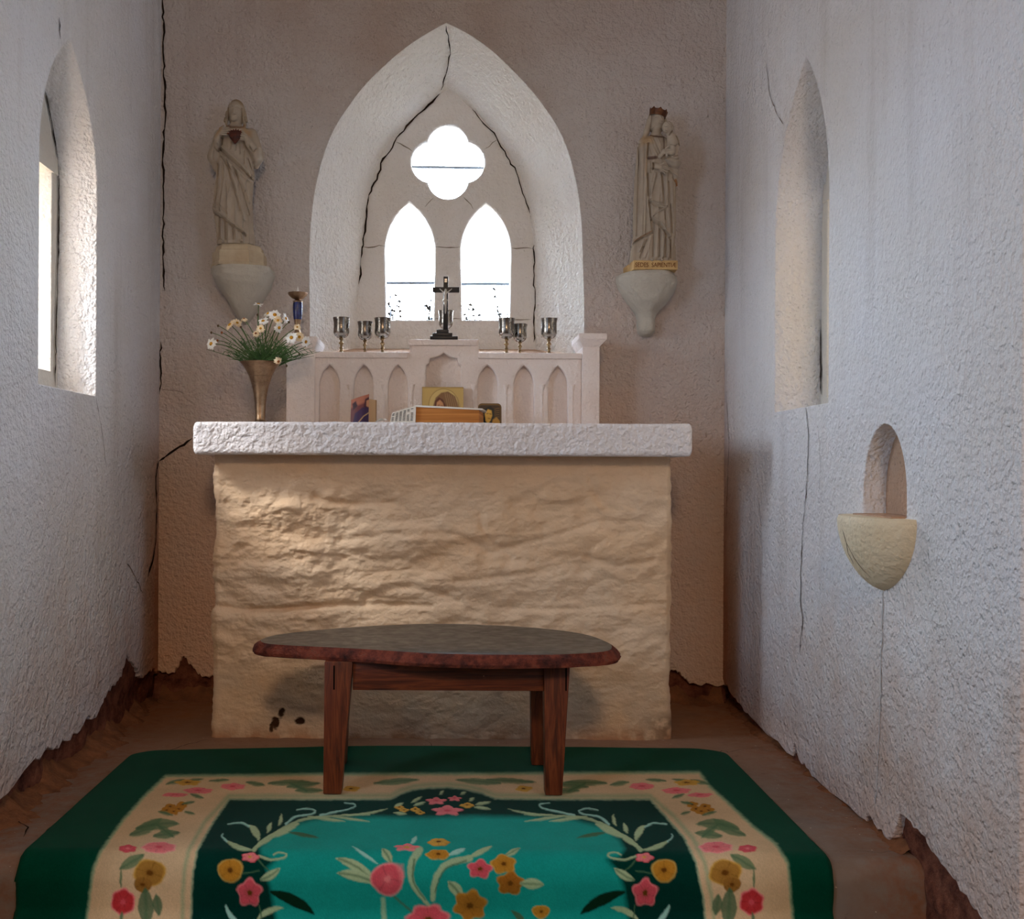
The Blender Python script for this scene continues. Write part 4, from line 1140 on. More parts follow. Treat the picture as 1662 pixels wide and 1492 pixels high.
def paint_gold(p):
    ring = [(720+24*math.cos(a), 656+25*math.sin(a)) for a in [k/40*2*math.pi for k in range(40)]]
    p.poly(ring, lin(206,178,112), .5); p.line(ring+[ring[0]], .35, .35, lin(128,98,50), .5)
    p.poly([(704,690),(703,658),(707,645),(716,637),(727,635),(738,642),(746,660),(750,690)], lin(128,92,60), .8)
    for q in range(7): p.line([(722+q*3.4,637+q*1.2),(727+q*3.4,660),(730+q*3,690)], .4, .6, lin(166,132,92), .5)
    p.poly([(705,662),(706,650),(712,644),(719,648),(723,656),(724,690),(708,690)], lin(92,44,30), .8)
    p.poly([(708,660),(709,652),(714,648),(719,653),(721,662),(716,672),(710,668)], lin(196,140,98), .8)
    p.line([(711,657),(713,656.5)], .5, .5, lin(70,36,24)); p.line([(716,657.5),(718.5,658)], .5, .5, lin(70,36,24))
    p.line([(686,629),(752,629)], .5, .5, lin(150,118,66))
def paint_purple(p):
    p.poly([(565,640),(612,640),(612,652),(565,660)], lin(176,110,88), 2)
    p.poly([(592,650),(598,648),(603,654),(602,664),(596,668),(590,662)], lin(70,30,44), 1)
    p.poly([(594,653),(599,652),(601,658),(598,664),(594,661)], lin(196,140,104), .8)
    p.poly([(572,690),(576,670),(588,662),(600,664),(609,674),(610,690)], lin(58,36,72), 1)
    p.poly([(598,668),(606,660),(609,672),(602,680)], lin(150,74,64), 1)
    p.line([(578,690),(590,676),(604,668)], .7, .7, lin(196,160,110), .6)
    p.poly([(571,652),(577,649),(580,658),(573,664)], lin(54,28,40), 1)
    p.poly([(600,660),(604,657),(606,662),(602,666)], lin(198,148,110), .7)
def paint_dark(p):
    p.line([(776,657),(776,690)], 1.2, 1.2, lin(110,80,36)); p.line([(778,656.5),(812,656.5)], 1, 1, lin(120,88,40)); p.line([(813,657),(813,690)], 1.2, 1.2, lin(96,70,32))
    p.poly([(784,690),(783,672),(788,662),(796,659),(802,664),(802,676),(798,690)], lin(28,30,26), .8)
    p.poly([(788,682),(787,671),(792,664),(798,666),(799,674),(796,682),(792,686)], lin(206,160,66), .8)
    p.poly([(798,690),(800,680),(806,676),(811,682),(812,690)], lin(190,142,60), 1)
    p.line([(790,671),(792.5,670.5)], .5, .5, lin(60,36,14)); p.line([(795,671),(797,671.5)], .5, .5, lin(60,36,14)); p.line([(792.5,678),(795.5,678.5)], .4, .4, lin(110,50,26))
    for q in range(5): p.line([(803,664+q*3),(810,662+q*3.4)], .4, .4, lin(120,90,44), .5)
ic = thing('icon', (P(718,660,3.765).x, 3.765, SL), 'square gold icon of a veiled woman leaning behind the open book', 'icon')
board('painted_panel', ic, 685, 752, 628, 688, 3.765, .012, .12, paint_gold, lin(196,164,98))
ic = thing('icon', (P(589,660,3.70).x, 3.70, SL), 'small curled purple and red icon card propped before the second arch from the left', 'icon')
board('painted_card', ic, 569, 598, 644, 688, 3.70, .002, .25, paint_purple, lin(108,56,58), curve=.010, tilt=1.3)
ic = thing('icon', (P(795,660,3.70).x, 3.70, SL), 'small dark icon with rounded corners and a golden face, right of the book', 'icon')
board('painted_panel', ic, 776, 814, 655, 688, 3.70, .010, .12, paint_dark, lin(64,44,24), corner=.014)
ic = thing('card', (P(604,670,3.735).x, 3.735, SL), 'plain tan card standing behind the curled purple icon card', 'card')
board('card_sheet', ic, 590, 611, 648, 688, 3.735, .003, .10, lambda p: p.line([(610,648),(611,690)], .8, .8, lin(140,104,66)), lin(206,172,132), tilt=-.5)

# ------------------------------------------------------------------ STATUES AND CORBELS
def half_prism(b, rows, Yw, front, cut=.5):
    """rows: (py, x0, x1, depth scale); half octagon against the wall"""
    prev = None
    n0 = len(b.v); N = 0; V = []
    for py, x0, x1, ds in rows:
        a, c = P(x0, py, front), P(x1, py, front); w = c.x-a.x; d = (Yw-front)*ds; cc = w*.22
        pts = [(a.x, Yw+.01), (a.x, Yw-d*cut), (a.x+cc, Yw-d), (c.x-cc, Yw-d), (c.x, Yw-d*cut), (c.x, Yw+.01)]
        V += [(x, y, a.z) for x, y in pts]
    Fc = []; m = len(rows)
    for i in range(m-1):
        for j in range(5): Fc.append((i*6+j, i*6+j+1, i*6+7+j, i*6+6+j))
    Fc.append(tuple(range(6))); Fc.append(tuple((m-1)*6+j for j in reversed(range(6))))
    return b.add(V, Fc)
def half_round(name, rows, Yw, front, mat, parent, label=None, cat=None, n=28, p=2.6, seed=0, amp=.004):
    V = []; H = fbm((len(rows)*6, n+1), (4, 5), seed, 4)
    rw = []
    for i in range(len(rows)-1):
        for k in range(6):
            t = k/6; rw.append([rows[i][q]+(rows[i+1][q]-rows[i][q])*t for q in range(4)])
    rw.append(list(rows[-1]))
    for i, (py, x0, x1, ds) in enumerate(rw):
        a, c = P(x0, py, front), P(x1, py, front); cx = (a.x+c.x)/2; w = (c.x-a.x)/2; d = (Yw-front)*ds
        for k in range(n+1):
            th = math.pi*k/n; ca, sa = math.cos(th), math.sin(th)
            x = -math.copysign(abs(ca)**(2/p), ca); y = abs(sa)**(2/p)
            q = 1+amp*H[min(i, len(H)-1), k]/.03
            V.append((cx+w*x*q, Yw+.006-(d+.006)*y*q, a.z))
    Fc = grid_faces(len(rw), n+1).tolist()+[list(range(n+1)), [(len(rw)-1)*(n+1)+k for k in reversed(range(n+1))]]
    o = mk(name, V, Fc, mat, parent, None if parent is not None else V[len(V)//2], ang=45)
    if label: tag(o, label, cat)
    return o
half_round('corbel', [(428,333,436,1.0),(436,334,437,1.0),(446,337,434,.98),(458,344,430,.9),(472,352,420,.8),(486,360,411,.66),(500,369,402,.5),(511,376,394,.34),(517,382,389,.15)], YB, 3.84, 'corbel', None,
           'grey tapering stone corbel on the left of the back wall, above the daisies', 'corbel', seed=91)
half_round('corbel', [(437,1014,1106,.96),(444,1011,1108,1.0),(456,1013,1107,1.0),(470,1020,1102,.92),(484,1030,1092,.78),(494,1038,1083,.62),(502,1043,1077,.5),(510,1045,1075,.44),(522,1045,1076,.44),(530,1046,1076,.42),(536,1051,1071,.32),(538.5,1057,1066,.15)], YB, 3.84, 'corbel', None,
           'grey stone corbel ending in a rounded knob on the right of the back wall', 'corbel', seed=92)
STONE = lin(180,166,148)
s1b = P(384, 430, 3.90)
st1 = thing('statue', (s1b.x, 3.9, s1b.z), 'pale statue of a bearded robed man touching the red heart on his chest', 'statue')
b = B(); half_prism(b, [(428.5,335,424,1.0),(424,335.5,423.5,1.0),(421,337,422,.97),(408,337,422,.97),(404,338,421,.96),(402.2,341,418,.9),(397,342,417,.88),(393.5,343,416,.86),(392,345,414,.84)], YB, 3.855)
b.build('plinth', 'plinth', st1, ang=25)
prims1 = [
 ('ell',(383,2,183),(15,13,22),2),                        # hair mass
 ('ell',(382,-5,181),(10.5,11,15),1.5),('ell',(382,-7,192),(7.5,8.5,9),2),('cap',(382.4,-5,196),(382.4,-3,204),5.6,6.8,1.5),
 ('cap',(371,-3,184),(368.5,-6,198),4,4,1.5),('cap',(368.5,-6,198),(372,-9,209),3.8,2.6,1.5),
 ('cap',(396,-3,184),(399,-6,198),4,4,1.5),('cap',(399,-6,198),(398,-9,210),3.8,2.6,1.5),
 ('cap',(382.3,-15,180),(381.8,-16.6,187),1.0,1.6,1.2),     # nose
 ('ell',(382,-13,196),(5,3.5,5),1.5),                     # beard
 ('cap',(358,0,220),(348,-6,256),10,10,5),('cap',(348,-6,256),(359,-24,230),8.5,6,3),('cap',(347,-2,258),(350,0,274),8,4.5,4),
 ('cap',(360,-25,228),(366,-29,221),5,4,1.2),
 ('cap',(366,-30,218.5),(377,-31,217.6),1.7,1.3,.5),('cap',(367,-30,221.5),(379,-32,221),1.8,1.3,.5),('cap',(366,-30,224.5),(378,-31,224.6),1.7,1.3,.5),('cap',(365,-29,227),(374,-30,228),1.5,1.2,.5),('cap',(363,-29,218),(369,-32,214.5),1.7,1.3,.5),
 ('cap',(408,0,219),(419,-6,255),10,10.5,5),('cap',(419,-8,256),(409,-24,240),8.5,6.5,3),('cap',(420,-2,258),(416,0,270),7.5,4.5,4),
 ('cap',(409,-25,240),(404,-29,232),5.2,4.2,1.2),
 ('cap',(402,-30,227.5),(391,-31,224),1.7,1.3,.5),('cap',(402,-31,230.5),(392,-32,228.4),1.7,1.3,.5),('cap',(402,-30,233.5),(394,-31,232.4),1.6,1.2,.5),('cap',(403,-29,236),(396,-30,236),1.5,1.1,.5),('cap',(405,-29,228),(399,-33,223),1.7,1.3,.5),
 ('cap',(366,-20,396),(366,-25,396.5),2.4,2,1),('cap',(396,-20,396),(398,-26,396),2.6,2.2,1),
]
strokes1 = [
 ([(359,240),(372,252),(390,268),(411,290)],2.4,3.4),([(360,247),(374,262),(392,277),(410,293)],1.5,-2.6),([(361,251),(374,268),(392,284),(408,297)],2.2,3.0),
 ([(362,257),(374,276),(388,290)],1.3,-2.2),([(366,262),(372,300),(374,340)],2.0,2.2),([(371,264),(380,300),(392,345)],1.4,-2.6),([(376,270),(388,310),(400,360)],2.2,2.4),
 ([(382,276),(396,315),(405,350)],1.4,-2.2),([(390,284),(401,310),(407,330)],2,2),([(361,262),(361,300),(354,340)],2.0,2.0),([(356,268),(355,310),(349,338)],1.3,-2.2),
 ([(349,343),(362,352),(380,366),(402,381)],1.8,3.2),([(350,349),(364,358),(382,372),(400,385)],1.6,-3.0),([(348,330),(360,338),(372,352)],1.4,-1.4),
 ([(359,356),(357,390)],1.4,-2.6),([(364,360),(363,390)],1.4,2),([(369,364),(369,391)],1.3,-2.8),([(375,368),(375,391)],1.6,2),([(381,373),(382,391)],1.3,-2.8),([(387,377),(388,391)],1.6,2),([(393,382),(394,391)],1.3,-2.4),
 ([(374,207),(378,210.5),(390,210.5),(395,207)],1.0,-2.0),([(388,235),(386,250)],1.2,-1.6),([(393,238),(393,255)],1.2,-1.6),([(380,236),(378,248)],1.2,-1.4),([(399,250),(399,270)],1.4,-2),
 ([(364,230),(362,245),(357,250),(352,246)],1.3,-2.6),([(409,246),(414,252),(419,247)],1.3,-2.4),([(352,236),(349,262)],1.2,-2),([(404,262),(409,278)],1.5,-2.4),([(413,268),(409,290)],1.5,-2),
 ([(375.6,178.2),(379.4,178.4)],2.0,-1.6),([(385,178.4),(389,178.2)],2.0,-1.6),([(376.2,178.9),(379.4,178.9)],.8,1.5),([(385.2,178.9),(388.6,178.9)],.8,1.5),([(375.6,174.8),(380,175.4)],.9,.9),([(384.6,175.4),(389,174.8)],.9,.9),
 ([(379.6,190.8),(384.4,190.8)],.7,-1.1),([(380,192.4),(384,192.4)],.9,.9),([(380,189.4),(384,189.4)],.8,.7),([(377,186),(375,191)],1,-.5),([(387,186),(389,191)],1,-.5),([(372.5,178),(371.5,205)],1.2,-2.4),([(392.5,178),(394.5,205)],1.2,-2.4),([(366,190),(369,196),(366,202)],.9,-1.2),([(400,190),(398,196),(401,202)],.9,-1.2),
 ([(370,170),(382,163),(394,170)],1.0,-.8),
]
paints1 = [lambda p: p.poly([(366,158),(398,158),(400,172),(393,172),(388,167),(376,167),(371,172),(366,172)], lin(150,122,80), 3, .8),
           lambda p: p.line([(366,172),(367,210)], 4, 4, lin(150,132,104), 2, .6), lambda p: p.line([(399,172),(400,210)], 4, 4, lin(150,132,104), 2, .6),
           lambda p: p.line([(372,208),(378,212),(392,212),(398,208)], 2.2, 2.2, lin(120,82,50), 1.5, .8),
           lambda p: p.poly([(357,214),(368,208),(366,222),(356,232)], lin(178,138,88), 3, .7), lambda p: p.poly([(396,210),(410,216),(410,226),(398,222)], lin(178,138,88), 3, .6),
           lambda p: p.line([(424,244),(426,262),(414,268)], 2, 2, lin(214,206,190), 1.2, .5)]
rows1 = [(398,354,412,19),(392,354,412,19),(385,354,411,19),(370,353,409,20),(350,349,409,21),(340,347,408,21),(320,349,408,22),(300,351,410,23),(285,352,412,23),(270,352,412,23),(255,354,411,23),(240,355,410,23),(225,356,409,22),(215,359,406,20),(209,365,401,16),(205,372,394,12),(200,375,390,9)]
sculpt('figure', 3.905, (332,434,156,401), rows1, prims1, strokes1, paints1, STONE, st1, res=1.0, ymin=-40, ymax=28, folds=lambda th, Z, X: -1.9*(1-np.abs(np.sin(th*8+Z*.022))**.7*1.6)*np.clip((Z-245)/60, .15, 1))
h = P(381.5, 223, 3.905-.068)
v = []; f = []; nu, nv = 20, 24
for i in range(nu+1):
    ph = math.pi*i/nu
    for j in range(nv):
        a = 2*math.pi*j/nv; r_ = math.sin(ph)
        x = .022*r_*math.cos(a)*(1+.25*math.cos(ph)); y = .012*r_*math.sin(a); z = .024*math.cos(ph)-.007*r_*abs(math.cos(a))*-1
        if z < 0: x *= 1-.35*min(1, -z/.026)
        v.append((h.x+x, h.y+y, h.z+z))
for i in range(nu):
    for j in range(nv): f.append((i*nv+j, i*nv+(j+1) % nv, (i+1)*nv+(j+1) % nv, (i+1)*nv+j))
mk('heart', v, f, 'heart', st1)
b = B()
for dx_, hh in ((-.030,.006),(-.022,.010),(-.014,.014),(-.006,.017),(.002,.019),(.010,.016),(.018,.012),(.026,.007)):
    b.tube([(h.x+dx_*.45, h.y+.002, h.z+.010), (h.x+dx_*.9, h.y+.001, h.z+.014+hh*.5), (h.x+dx_*1.15, h.y+.004, h.z+.014+hh)], [.005,.0042,.0008], 8)
b.build('flames', 'flame', st1)

# --- right statue
s2b = P(1064, 437, 3.90)
st2 = thing('statue', (s2b.x, 3.9, s2b.z), 'pale statue of a crowned woman in a long mantle holding a small child', 'statue')
pa, pb = P(1028.5, 422.5, 3.845), P(1100, 437.5, 3.845)
B().hexa([(pa.x,3.845,pb.z),(pb.x,3.845,pb.z),(pb.x+.004,4.0,pb.z),(pa.x-.012,4.0,pb.z),(pa.x,3.845,pa.z),(pb.x,3.845,pa.z),(pb.x+.004,4.0,pa.z),(pa.x-.012,4.0,pa.z)]).build('plinth', 'plate', st2, bevel=.0012)
link_mesh('inscription', text_mesh('inscription', 'SEDES  SAPIENTIÆ', .0225, (Vector(((pa.x+pb.x)/2, 3.8443, (pa.z+pb.z)/2-.001)), (1,0,0), (0,0,1), (0,-1,0)), .0008, .80), 'letters', st2)
prims2 = [
 ('ell',(1066,3,197),(15,13,20),2),('cap',(1055,1,196),(1049,-2,214),5,4.5,2),('cap',(1049,-2,214),(1045,-4,228),4.5,4.5,3),('cap',(1079,1,196),(1081,-2,212),4,3.5,2),
 ('ell',(1068,-6,196),(9.6,10,13),1),('ell',(1069,-8,205),(6.3,7.5,7.5),1.5),('cap',(1066,-5,206),(1064,-4,219),6,7,1.5),
 ('cap',(1069.5,-15.3,195),(1070.6,-17.2,200.5),1.1,1.7,.8),
 ('cap',(1044,-4,234),(1042,-8,270),9,8.5,4),('cap',(1043,-10,271),(1061,-25,277),6.5,4.6,2.5),
 ('cap',(1061,-26,277.5),(1067,-29,280),4.4,3.8,1),
 ('cap',(1068,-30,277.5),(1078,-31,280.5),1.6,1.2,.4),('cap',(1068,-30.5,280),(1079,-31.5,284),1.6,1.2,.4),('cap',(1067.5,-30,282.5),(1077,-31,287.5),1.6,1.2,.4),('cap',(1066,-29.5,284.5),(1073.5,-30,289.5),1.5,1.1,.4),('cap',(1064,-29,276),(1071,-32,274),1.5,1.2,.4),
 ('cap',(1031,0,388),(1027,2,427),4,6,4),('cap',(1094,2,400),(1093,2,427),3,5,4),
 ('cap',(1054,-19,426),(1054,-25,427),2.4,2,1),('cap',(1068,-20,426),(1069,-26,427),2.4,2,1),
]
strokes2 = [
 ([(1036,236),(1035,300),(1033,384)],1.4,-2.4),([(1041,238),(1040,300),(1039,386)],1.8,1.6),([(1046.5,240),(1045,285),(1043,384)],1.5,2.2),
 ([(1049,238),(1047,262)],1.4,-3),([(1047,288),(1050,330),(1054.5,378)],1.8,-3.6),([(1045,286),(1048,330),(1052.5,378)],1.4,2.0),
 ([(1028,393),(1036,387),(1046,383),(1054,380)],1.5,2.6),([(1028,397),(1038,391),(1048,387),(1055,384)],1.3,-2.8),
 ([(1060,288),(1055,310),(1049.5,328)],1.5,2.4),([(1049.5,329),(1056,332),(1064,336),(1078,339)],1.2,3.0),([(1052,333),(1062,340),(1072,342)],1.3,-2.6),
 ([(1078,339),(1072,345),(1062,350),(1055,356)],1.2,2.6),([(1055,356),(1062,363),(1070,366),(1076,376),(1085,386)],1.3,3.2),([(1054,361),(1062,368),(1069,371),(1075,381),(1084,391)],1.5,-3.2),
 ([(1066,288),(1069,310),(1071,332)],1.5,2.0),([(1070,290),(1074,330),(1076,360)],1.2,-2.4),([(1076,294),(1080,330),(1083,372)],1.6,1.6),([(1081,300),(1085,340),(1088,380)],1.2,-1.8),([(1087,308),(1090,350),(1092,385)],1.6,1.4),
 ([(1058,368),(1057,419)],1.5,-3.0),([(1063,372),(1063,420)],1.6,2.0),([(1067,376),(1067,420)],1.2,-2.6),([(1072,380),(1072,420)],1.5,2.2),([(1077,384),(1077,420)],1.2,-2.6),([(1081,388),(1081,420)],1.4,2),([(1086,392),(1086,420)],1.2,-3),
 ([(1048,392),(1043,404),(1038,420)],1.3,-2.4),([(1053,388),(1049,405),(1044,420)],1.5,1.8),([(1042,394),(1036,410)],1.3,2),
 ([(1053,232),(1056,246),(1062,258)],1.2,1.4),([(1058,230),(1063,244),(1068,256)],1.1,-1.6),([(1064,229),(1068,242)],1.1,1.2),([(1050,238),(1054,256)],1.1,-1.4),
 ([(1050,264),(1060,263)],1.6,-2.2),([(1052,266),(1053,285)],1.1,-1.4),([(1057,288),(1055,300)],1,-1.2),
 ([(1062.8,194.4),(1066.6,195.0)],1.7,-1.5),([(1072,195.2),(1075,195.6)],1.7,-1.4),([(1063.2,195.2),(1066.4,195.6)],.7,1.3),([(1072.2,195.8),(1074.8,196)],.7,1.3),([(1067,204.2),(1071,204.5)],.65,-1.0),([(1067.4,205.6),(1070.6,205.8)],.8,.8),([(1058,188),(1056,206)],1.0,-2.0),([(1077.5,190),(1078,206)],1.0,-2.0),
]
paints2 = [lambda p: p.line([(1054,221),(1058,225.5),(1068,227),(1076,226)], 1.7, 1.7, lin(92,60,42), .8, .9), lambda p: p.line([(1074,228),(1073.5,250)], 1.2, 1.0, lin(92,60,42), .8, .85),
           lambda p: p.poly([(1040,222),(1056,224),(1056,238),(1038,240)], lin(190,152,100), 4, .6), lambda p: p.line([(1055.5,271.5),(1055.5,281)], 1.4, 1.4, lin(86,62,34), .8, .9),
           lambda p: p.line([(1049,262),(1061,262)], 2.2, 2.2, lin(96,62,54), 1, .8), lambda p: p.line([(1028,393),(1054,380)], .8, .8, lin(170,120,80), .8, .7),
           lambda p: p.line([(1047,240),(1044,290)], .8, .8, lin(190,150,100), .8, .5)]
rows2 = [(428.5,1030,1092,19),(422,1031,1091,19),(405,1032,1092,20),(388,1029,1094,21),(360,1029,1095,21),(330,1030,1095,22),(300,1031,1095,23),(275,1032,1095,23),(250,1033,1093,23),(238,1035,1092,22),(230,1040,1088,19),(225,1047,1080,14),(221,1054,1075,9),(216,1057,1072,7)]
sculpt('figure', 3.90, (1014,1110,172,432), rows2, prims2, strokes2, paints2, STONE, st2, res=1.0, ymin=-40, ymax=28, folds=lambda th, Z, X: -1.7*(1-np.abs(np.sin(th*9+Z*.012))**.7*1.6)*np.clip((Z-240)/60, .25, 1))
sculpt('child_figure', 3.90, (1062,1114,198,312), None, [
 ('ell',(1079,-24,214.5),(9.2,8.5,10),1),('ell',(1075.5,-27,217.5),(5.5,6,6.5),1.5),('cap',(1082,-22,222),(1085,-20,230),5,7,2),
 ('ell',(1089,-17,242),(10.5,12,19),3),('ell',(1088,-16,266),(12,12,17),4),('cap',(1090,-14,275),(1096,-6,302),9,2.5,4),
 ('cap',(1087,-25,236),(1085,-29,255),5,5,2),('cap',(1085,-29,256),(1077,-32,259),4.6,3.6,1.5),
 ('cap',(1074,-31,252),(1082,-33,253),1.5,1.2,.4),('cap',(1073.5,-31,254.6),(1083,-33,256.4),1.5,1.2,.4),('cap',(1073,-31,257),(1082,-33,260),1.5,1.2,.4),('cap',(1072,-30,254),(1066,-26,262),3.6,3.2,1.5),
 ('cap',(1074,-31,250.5),(1078,-33,247.5),1.4,1.2,.4)],
 [([(1077,260),(1090,266),(1100,263)],1.2,-2),([(1073,263),(1086,271),(1099,269)],1.4,2),([(1072,267),(1084,277),(1098,278)],1.2,-2.2),([(1074,272),(1084,284),(1096,290)],1.4,2),([(1076,278),(1086,292),(1096,302)],1.2,-2),
  ([(1093,228),(1098,245),(1097,262)],1.2,-1.8),([(1083,244),(1090,246),(1096,240)],1,-1.6),([(1073,214),(1075.5,214.6)],.8,-1.2),([(1074,220.6),(1077,221.2)],.7,-.9),([(1082,207),(1086,213)],.9,-1),([(1077,206),(1081,211)],.9,-1),([(1084,215),(1087,219)],.9,-1)],
 [lambda p: p.line([(1081,227),(1086,220.5),(1094,221)], 1.2, 1.0, lin(86,58,36), .8, .8), lambda p: p.line([(1094,296),(1097,303)], 2, 2, lin(160,104,46), 1, .9), lambda p: p.line([(1088,262),(1100,258)], .9, .9, lin(96,66,42), .8, .7)],
 lin(188,174,156), st2, res=1.0, ymin=-44, ymax=14)
cc = P(1067.5, 187, 3.90-.008); v = []; f = []; n_ = 48
tl = Matrix.Rotation(R(14), 3, 'Y')
for r_, z_, pk in ((.0305,-.007,0),(.0325,.004,0),(.0345,.013,1),(.0315,.0125,1),(.029,.004,0),(.0275,-.007,0)):
    for j in range(n_):
        a = 2*math.pi*j/n_; z = z_+(.007*max(0, math.cos(a*8))**1.5 if pk else 0)
        q = tl @ Vector((r_*.96*math.cos(a), r_*math.sin(a), z)); v.append(cc+q)
for i in range(6):
    for j in range(n_): f.append((i*n_+j, i*n_+(j+1) % n_, ((i+1) % 6)*n_+(j+1) % n_, ((i+1) % 6)*n_+j))
mk('crown', v, f, 'crown', st2)

# ------------------------------------------------------------------ HOLY WATER SHELF on the right wall
V = []; nr, nt = 22, 40
yc, zt2, zb = 2.535, .748, .578
for i in range(nr+1):
    t = i/nr; z = zt2-(zt2-zb)*t
    w = .172*(1-t**2.2)**.72+.006; d = .085*(1-t**1.9)**.65+.006
    if i == 0: w -= .004; d -= .004; z += .002
    for k_ in range(nt+1):
        th = math.pi*k_/nt; V.append((XR+.004-(d+.004)*math.sin(th), yc+w*math.cos(th), z))
Fc = grid_faces(nr+1, nt+1).tolist()+[list(range(nt+1)), [nr*(nt+1)+k_ for k_ in reversed(range(nt+1))]]
o = mk('wall_stoup', V, Fc, 'stoup', None, (XR, yc, zt2), ang=50)
tag(o, 'cream half-bowl shelf with hairline cracks under the small niche in the right wall', 'stoup')
def sp_(t, th):
    z = zt2-(zt2-zb)*t; w = .172*(1-t**2.2)**.72+.006; d = .085*(1-t**1.9)**.65+.006
    return Vector((XR+.004-(d+.004)*math.sin(th)-.0012, yc+w*math.cos(th), z))
for pts in ([(.18,1.45),(.35,1.5),(.55,1.62),(.72,1.8),(.82,2.0)], [(.35,1.5),(.5,1.42),(.65,1.45)]):
    crack(o, [sp_(*q) for q in pts], .0022, 'crack_thin', 77, 'hairline_crack', .0008)
b = B(); b.box(XR-.03, XR+.056, 2.42, 2.65, .7465, .7535); b.build('dusty_top', 'niche', o, sm=False)

# ------------------------------------------------------------------ LOW TABLE
tb = thing('low_table', (-.02, 2.97, .012), 'low wooden table with an oval polished stone top standing on the green rug', 'table')
ZT, ZBt = .390, .358
ring = spline([(422,1039),(451,1030.5),(542,1020.5),(630,1015),(720,1012.7),(845,1017.5),(940,1028),(984,1042),(993,1051),(981,1057.5),(930,1061.5),(864,1063),(712,1061),(579,1053),(466,1047.5),(430,1044),(422,1039)], 8)[:-1]
top = [PZ(x, y, ZT) for x, y in ring]; nR = len(top)
cen = sum(top, Vector())/nR
hh = [random.Random(i).uniform(-1, 1) for i in range(nR)]
hs = fbm((nR, 8), (40, 4), 95, 4)
rings = [(0,.0),(.004,-.004),(.012,-.012),(.020,-.024),(.018,-.032),(.0,-.034)]
V = []; F_ = []; MI = []
for j, (o_, dz) in enumerate(rings):
    for i, p in enumerate(top):
        d = (p-cen); d.z = 0; d.normalize(); nz_ = hs[i, j] if 0 < j < 5 else 0
        q = p+d*(o_+.012*nz_+(.0 if j else 0)); V.append((q.x, q.y, ZT+dz+.004*nz_*(1 if j else 0)))
for j in range(len(rings)-1):
    for i in range(nR): F_.append((j*nR+i, j*nR+(i+1) % nR, (j+1)*nR+(i+1) % nR, (j+1)*nR+i)); MI.append(1)
F_.append(tuple(range(nR))); MI.append(0); F_.append(tuple((len(rings)-1)*nR+i for i in range(nR))); MI.append(1)
mk('stone_top', V, F_, ['slate', 'slate_edge'], tb, ang=30, mi=MI)
YF, YRr = 2.80, 3.13
RUGZ = .0145
def leg(x0, x1, b0, b1, yf, d_top, d_bot, sgn):
    t_ = [(x0, yf), (x1, yf), (x1, yf+d_top), (x0, yf+d_top)]; bt = [(b0, yf), (b1, yf), (b1, yf+d_bot), (b0, yf+d_bot)]
    if sgn < 0: bt = [(b0, yf+d_top-d_bot), (b1, yf+d_top-d_bot), (b1, yf+d_top), (b0, yf+d_top)]
    return B().hexa([(x, y, RUGZ) for x, y in bt]+[(x, y, .357) for x, y in t_]).build('leg', 'wood', tb, bevel=.003)
l1 = leg(-.313, -.240, -.315, -.268, YF, .06, .045, 1)
l2 = leg(.254, .322, .259, .303, YF, .06, .045, 1)
l3 = leg(-.342, -.270, -.325, -.282, YRr-.06, .06, .045, -1)
l4 = leg(.240, .308, .246, .288, YRr-.06, .06, .045, -1)
B().box(-.290, -.286, YF-.0015, YF+.02, .285, .347).build('tenon_slot', 'slot', l1); B().box(.309, .313, YF-.0015, YF+.02, .285, .347).build('tenon_slot', 'slot', l2)
B().box(-.2405, .2545, YF+.012, YF+.036, .281, .356).build('apron', 'wood_x', tb, bevel=.002)
B().box(-.271, .241, YRr-.036, YRr-.012, .281, .356).build('apron', 'wood_x', tb, bevel=.002)
B().hexa([(-.300,YF+.06,.281),(-.276,YF+.06,.281),(-.296,YRr-.06,.281),(-.320,YRr-.06,.281),(-.300,YF+.06,.356),(-.276,YF+.06,.356),(-.296,YRr-.06,.356),(-.320,YRr-.06,.356)]).build('apron', 'wood', tb, bevel=.002)
B().hexa([(.276,YF+.06,.281),(.300,YF+.06,.281),(.290,YRr-.06,.281),(.266,YRr-.06,.281),(.276,YF+.06,.356),(.300,YF+.06,.356),(.290,YRr-.06,.356),(.266,YRr-.06,.356)]).build('apron', 'wood', tb, bevel=.002)

# ------------------------------------------------------------------ RUG
GREEN = lin(6,70,50); CREAM = lin(214,182,140); PALE = lin(132,166,128); DARK = lin(5,52,42); TEAL = lin(24,150,134)
PINK = lin(214,84,92); PINK2 = lin(230,124,124); GOLD = lin(188,128,42); GOLD2 = lin(208,158,66); BRN = lin(104,62,20)
LEAF = lin(170,186,140); LEAF2 = lin(96,124,84); LEAFD = lin(70,104,72); MINT = lin(160,206,186)
NXr, NSr = 960, 540
u = np.linspace(0, 1, NXr)
xl_ = -.932; xr_ = .847
X1 = xl_+(xr_-xl_)*u
yb = 3.318-.072*np.clip((-X1-.15)/.75, 0, 1)**1.3-.012*np.clip((X1-.3)/.5, 0, 1)
rc = .085
for e in (np.clip(1-(X1-xl_)/rc, 0, 1), np.clip(1-(xr_-X1)/(rc*1.5), 0, 1)*1.0):
    yb = yb-rc*(1-np.sqrt(np.clip(1-e**2, 0, 1)))
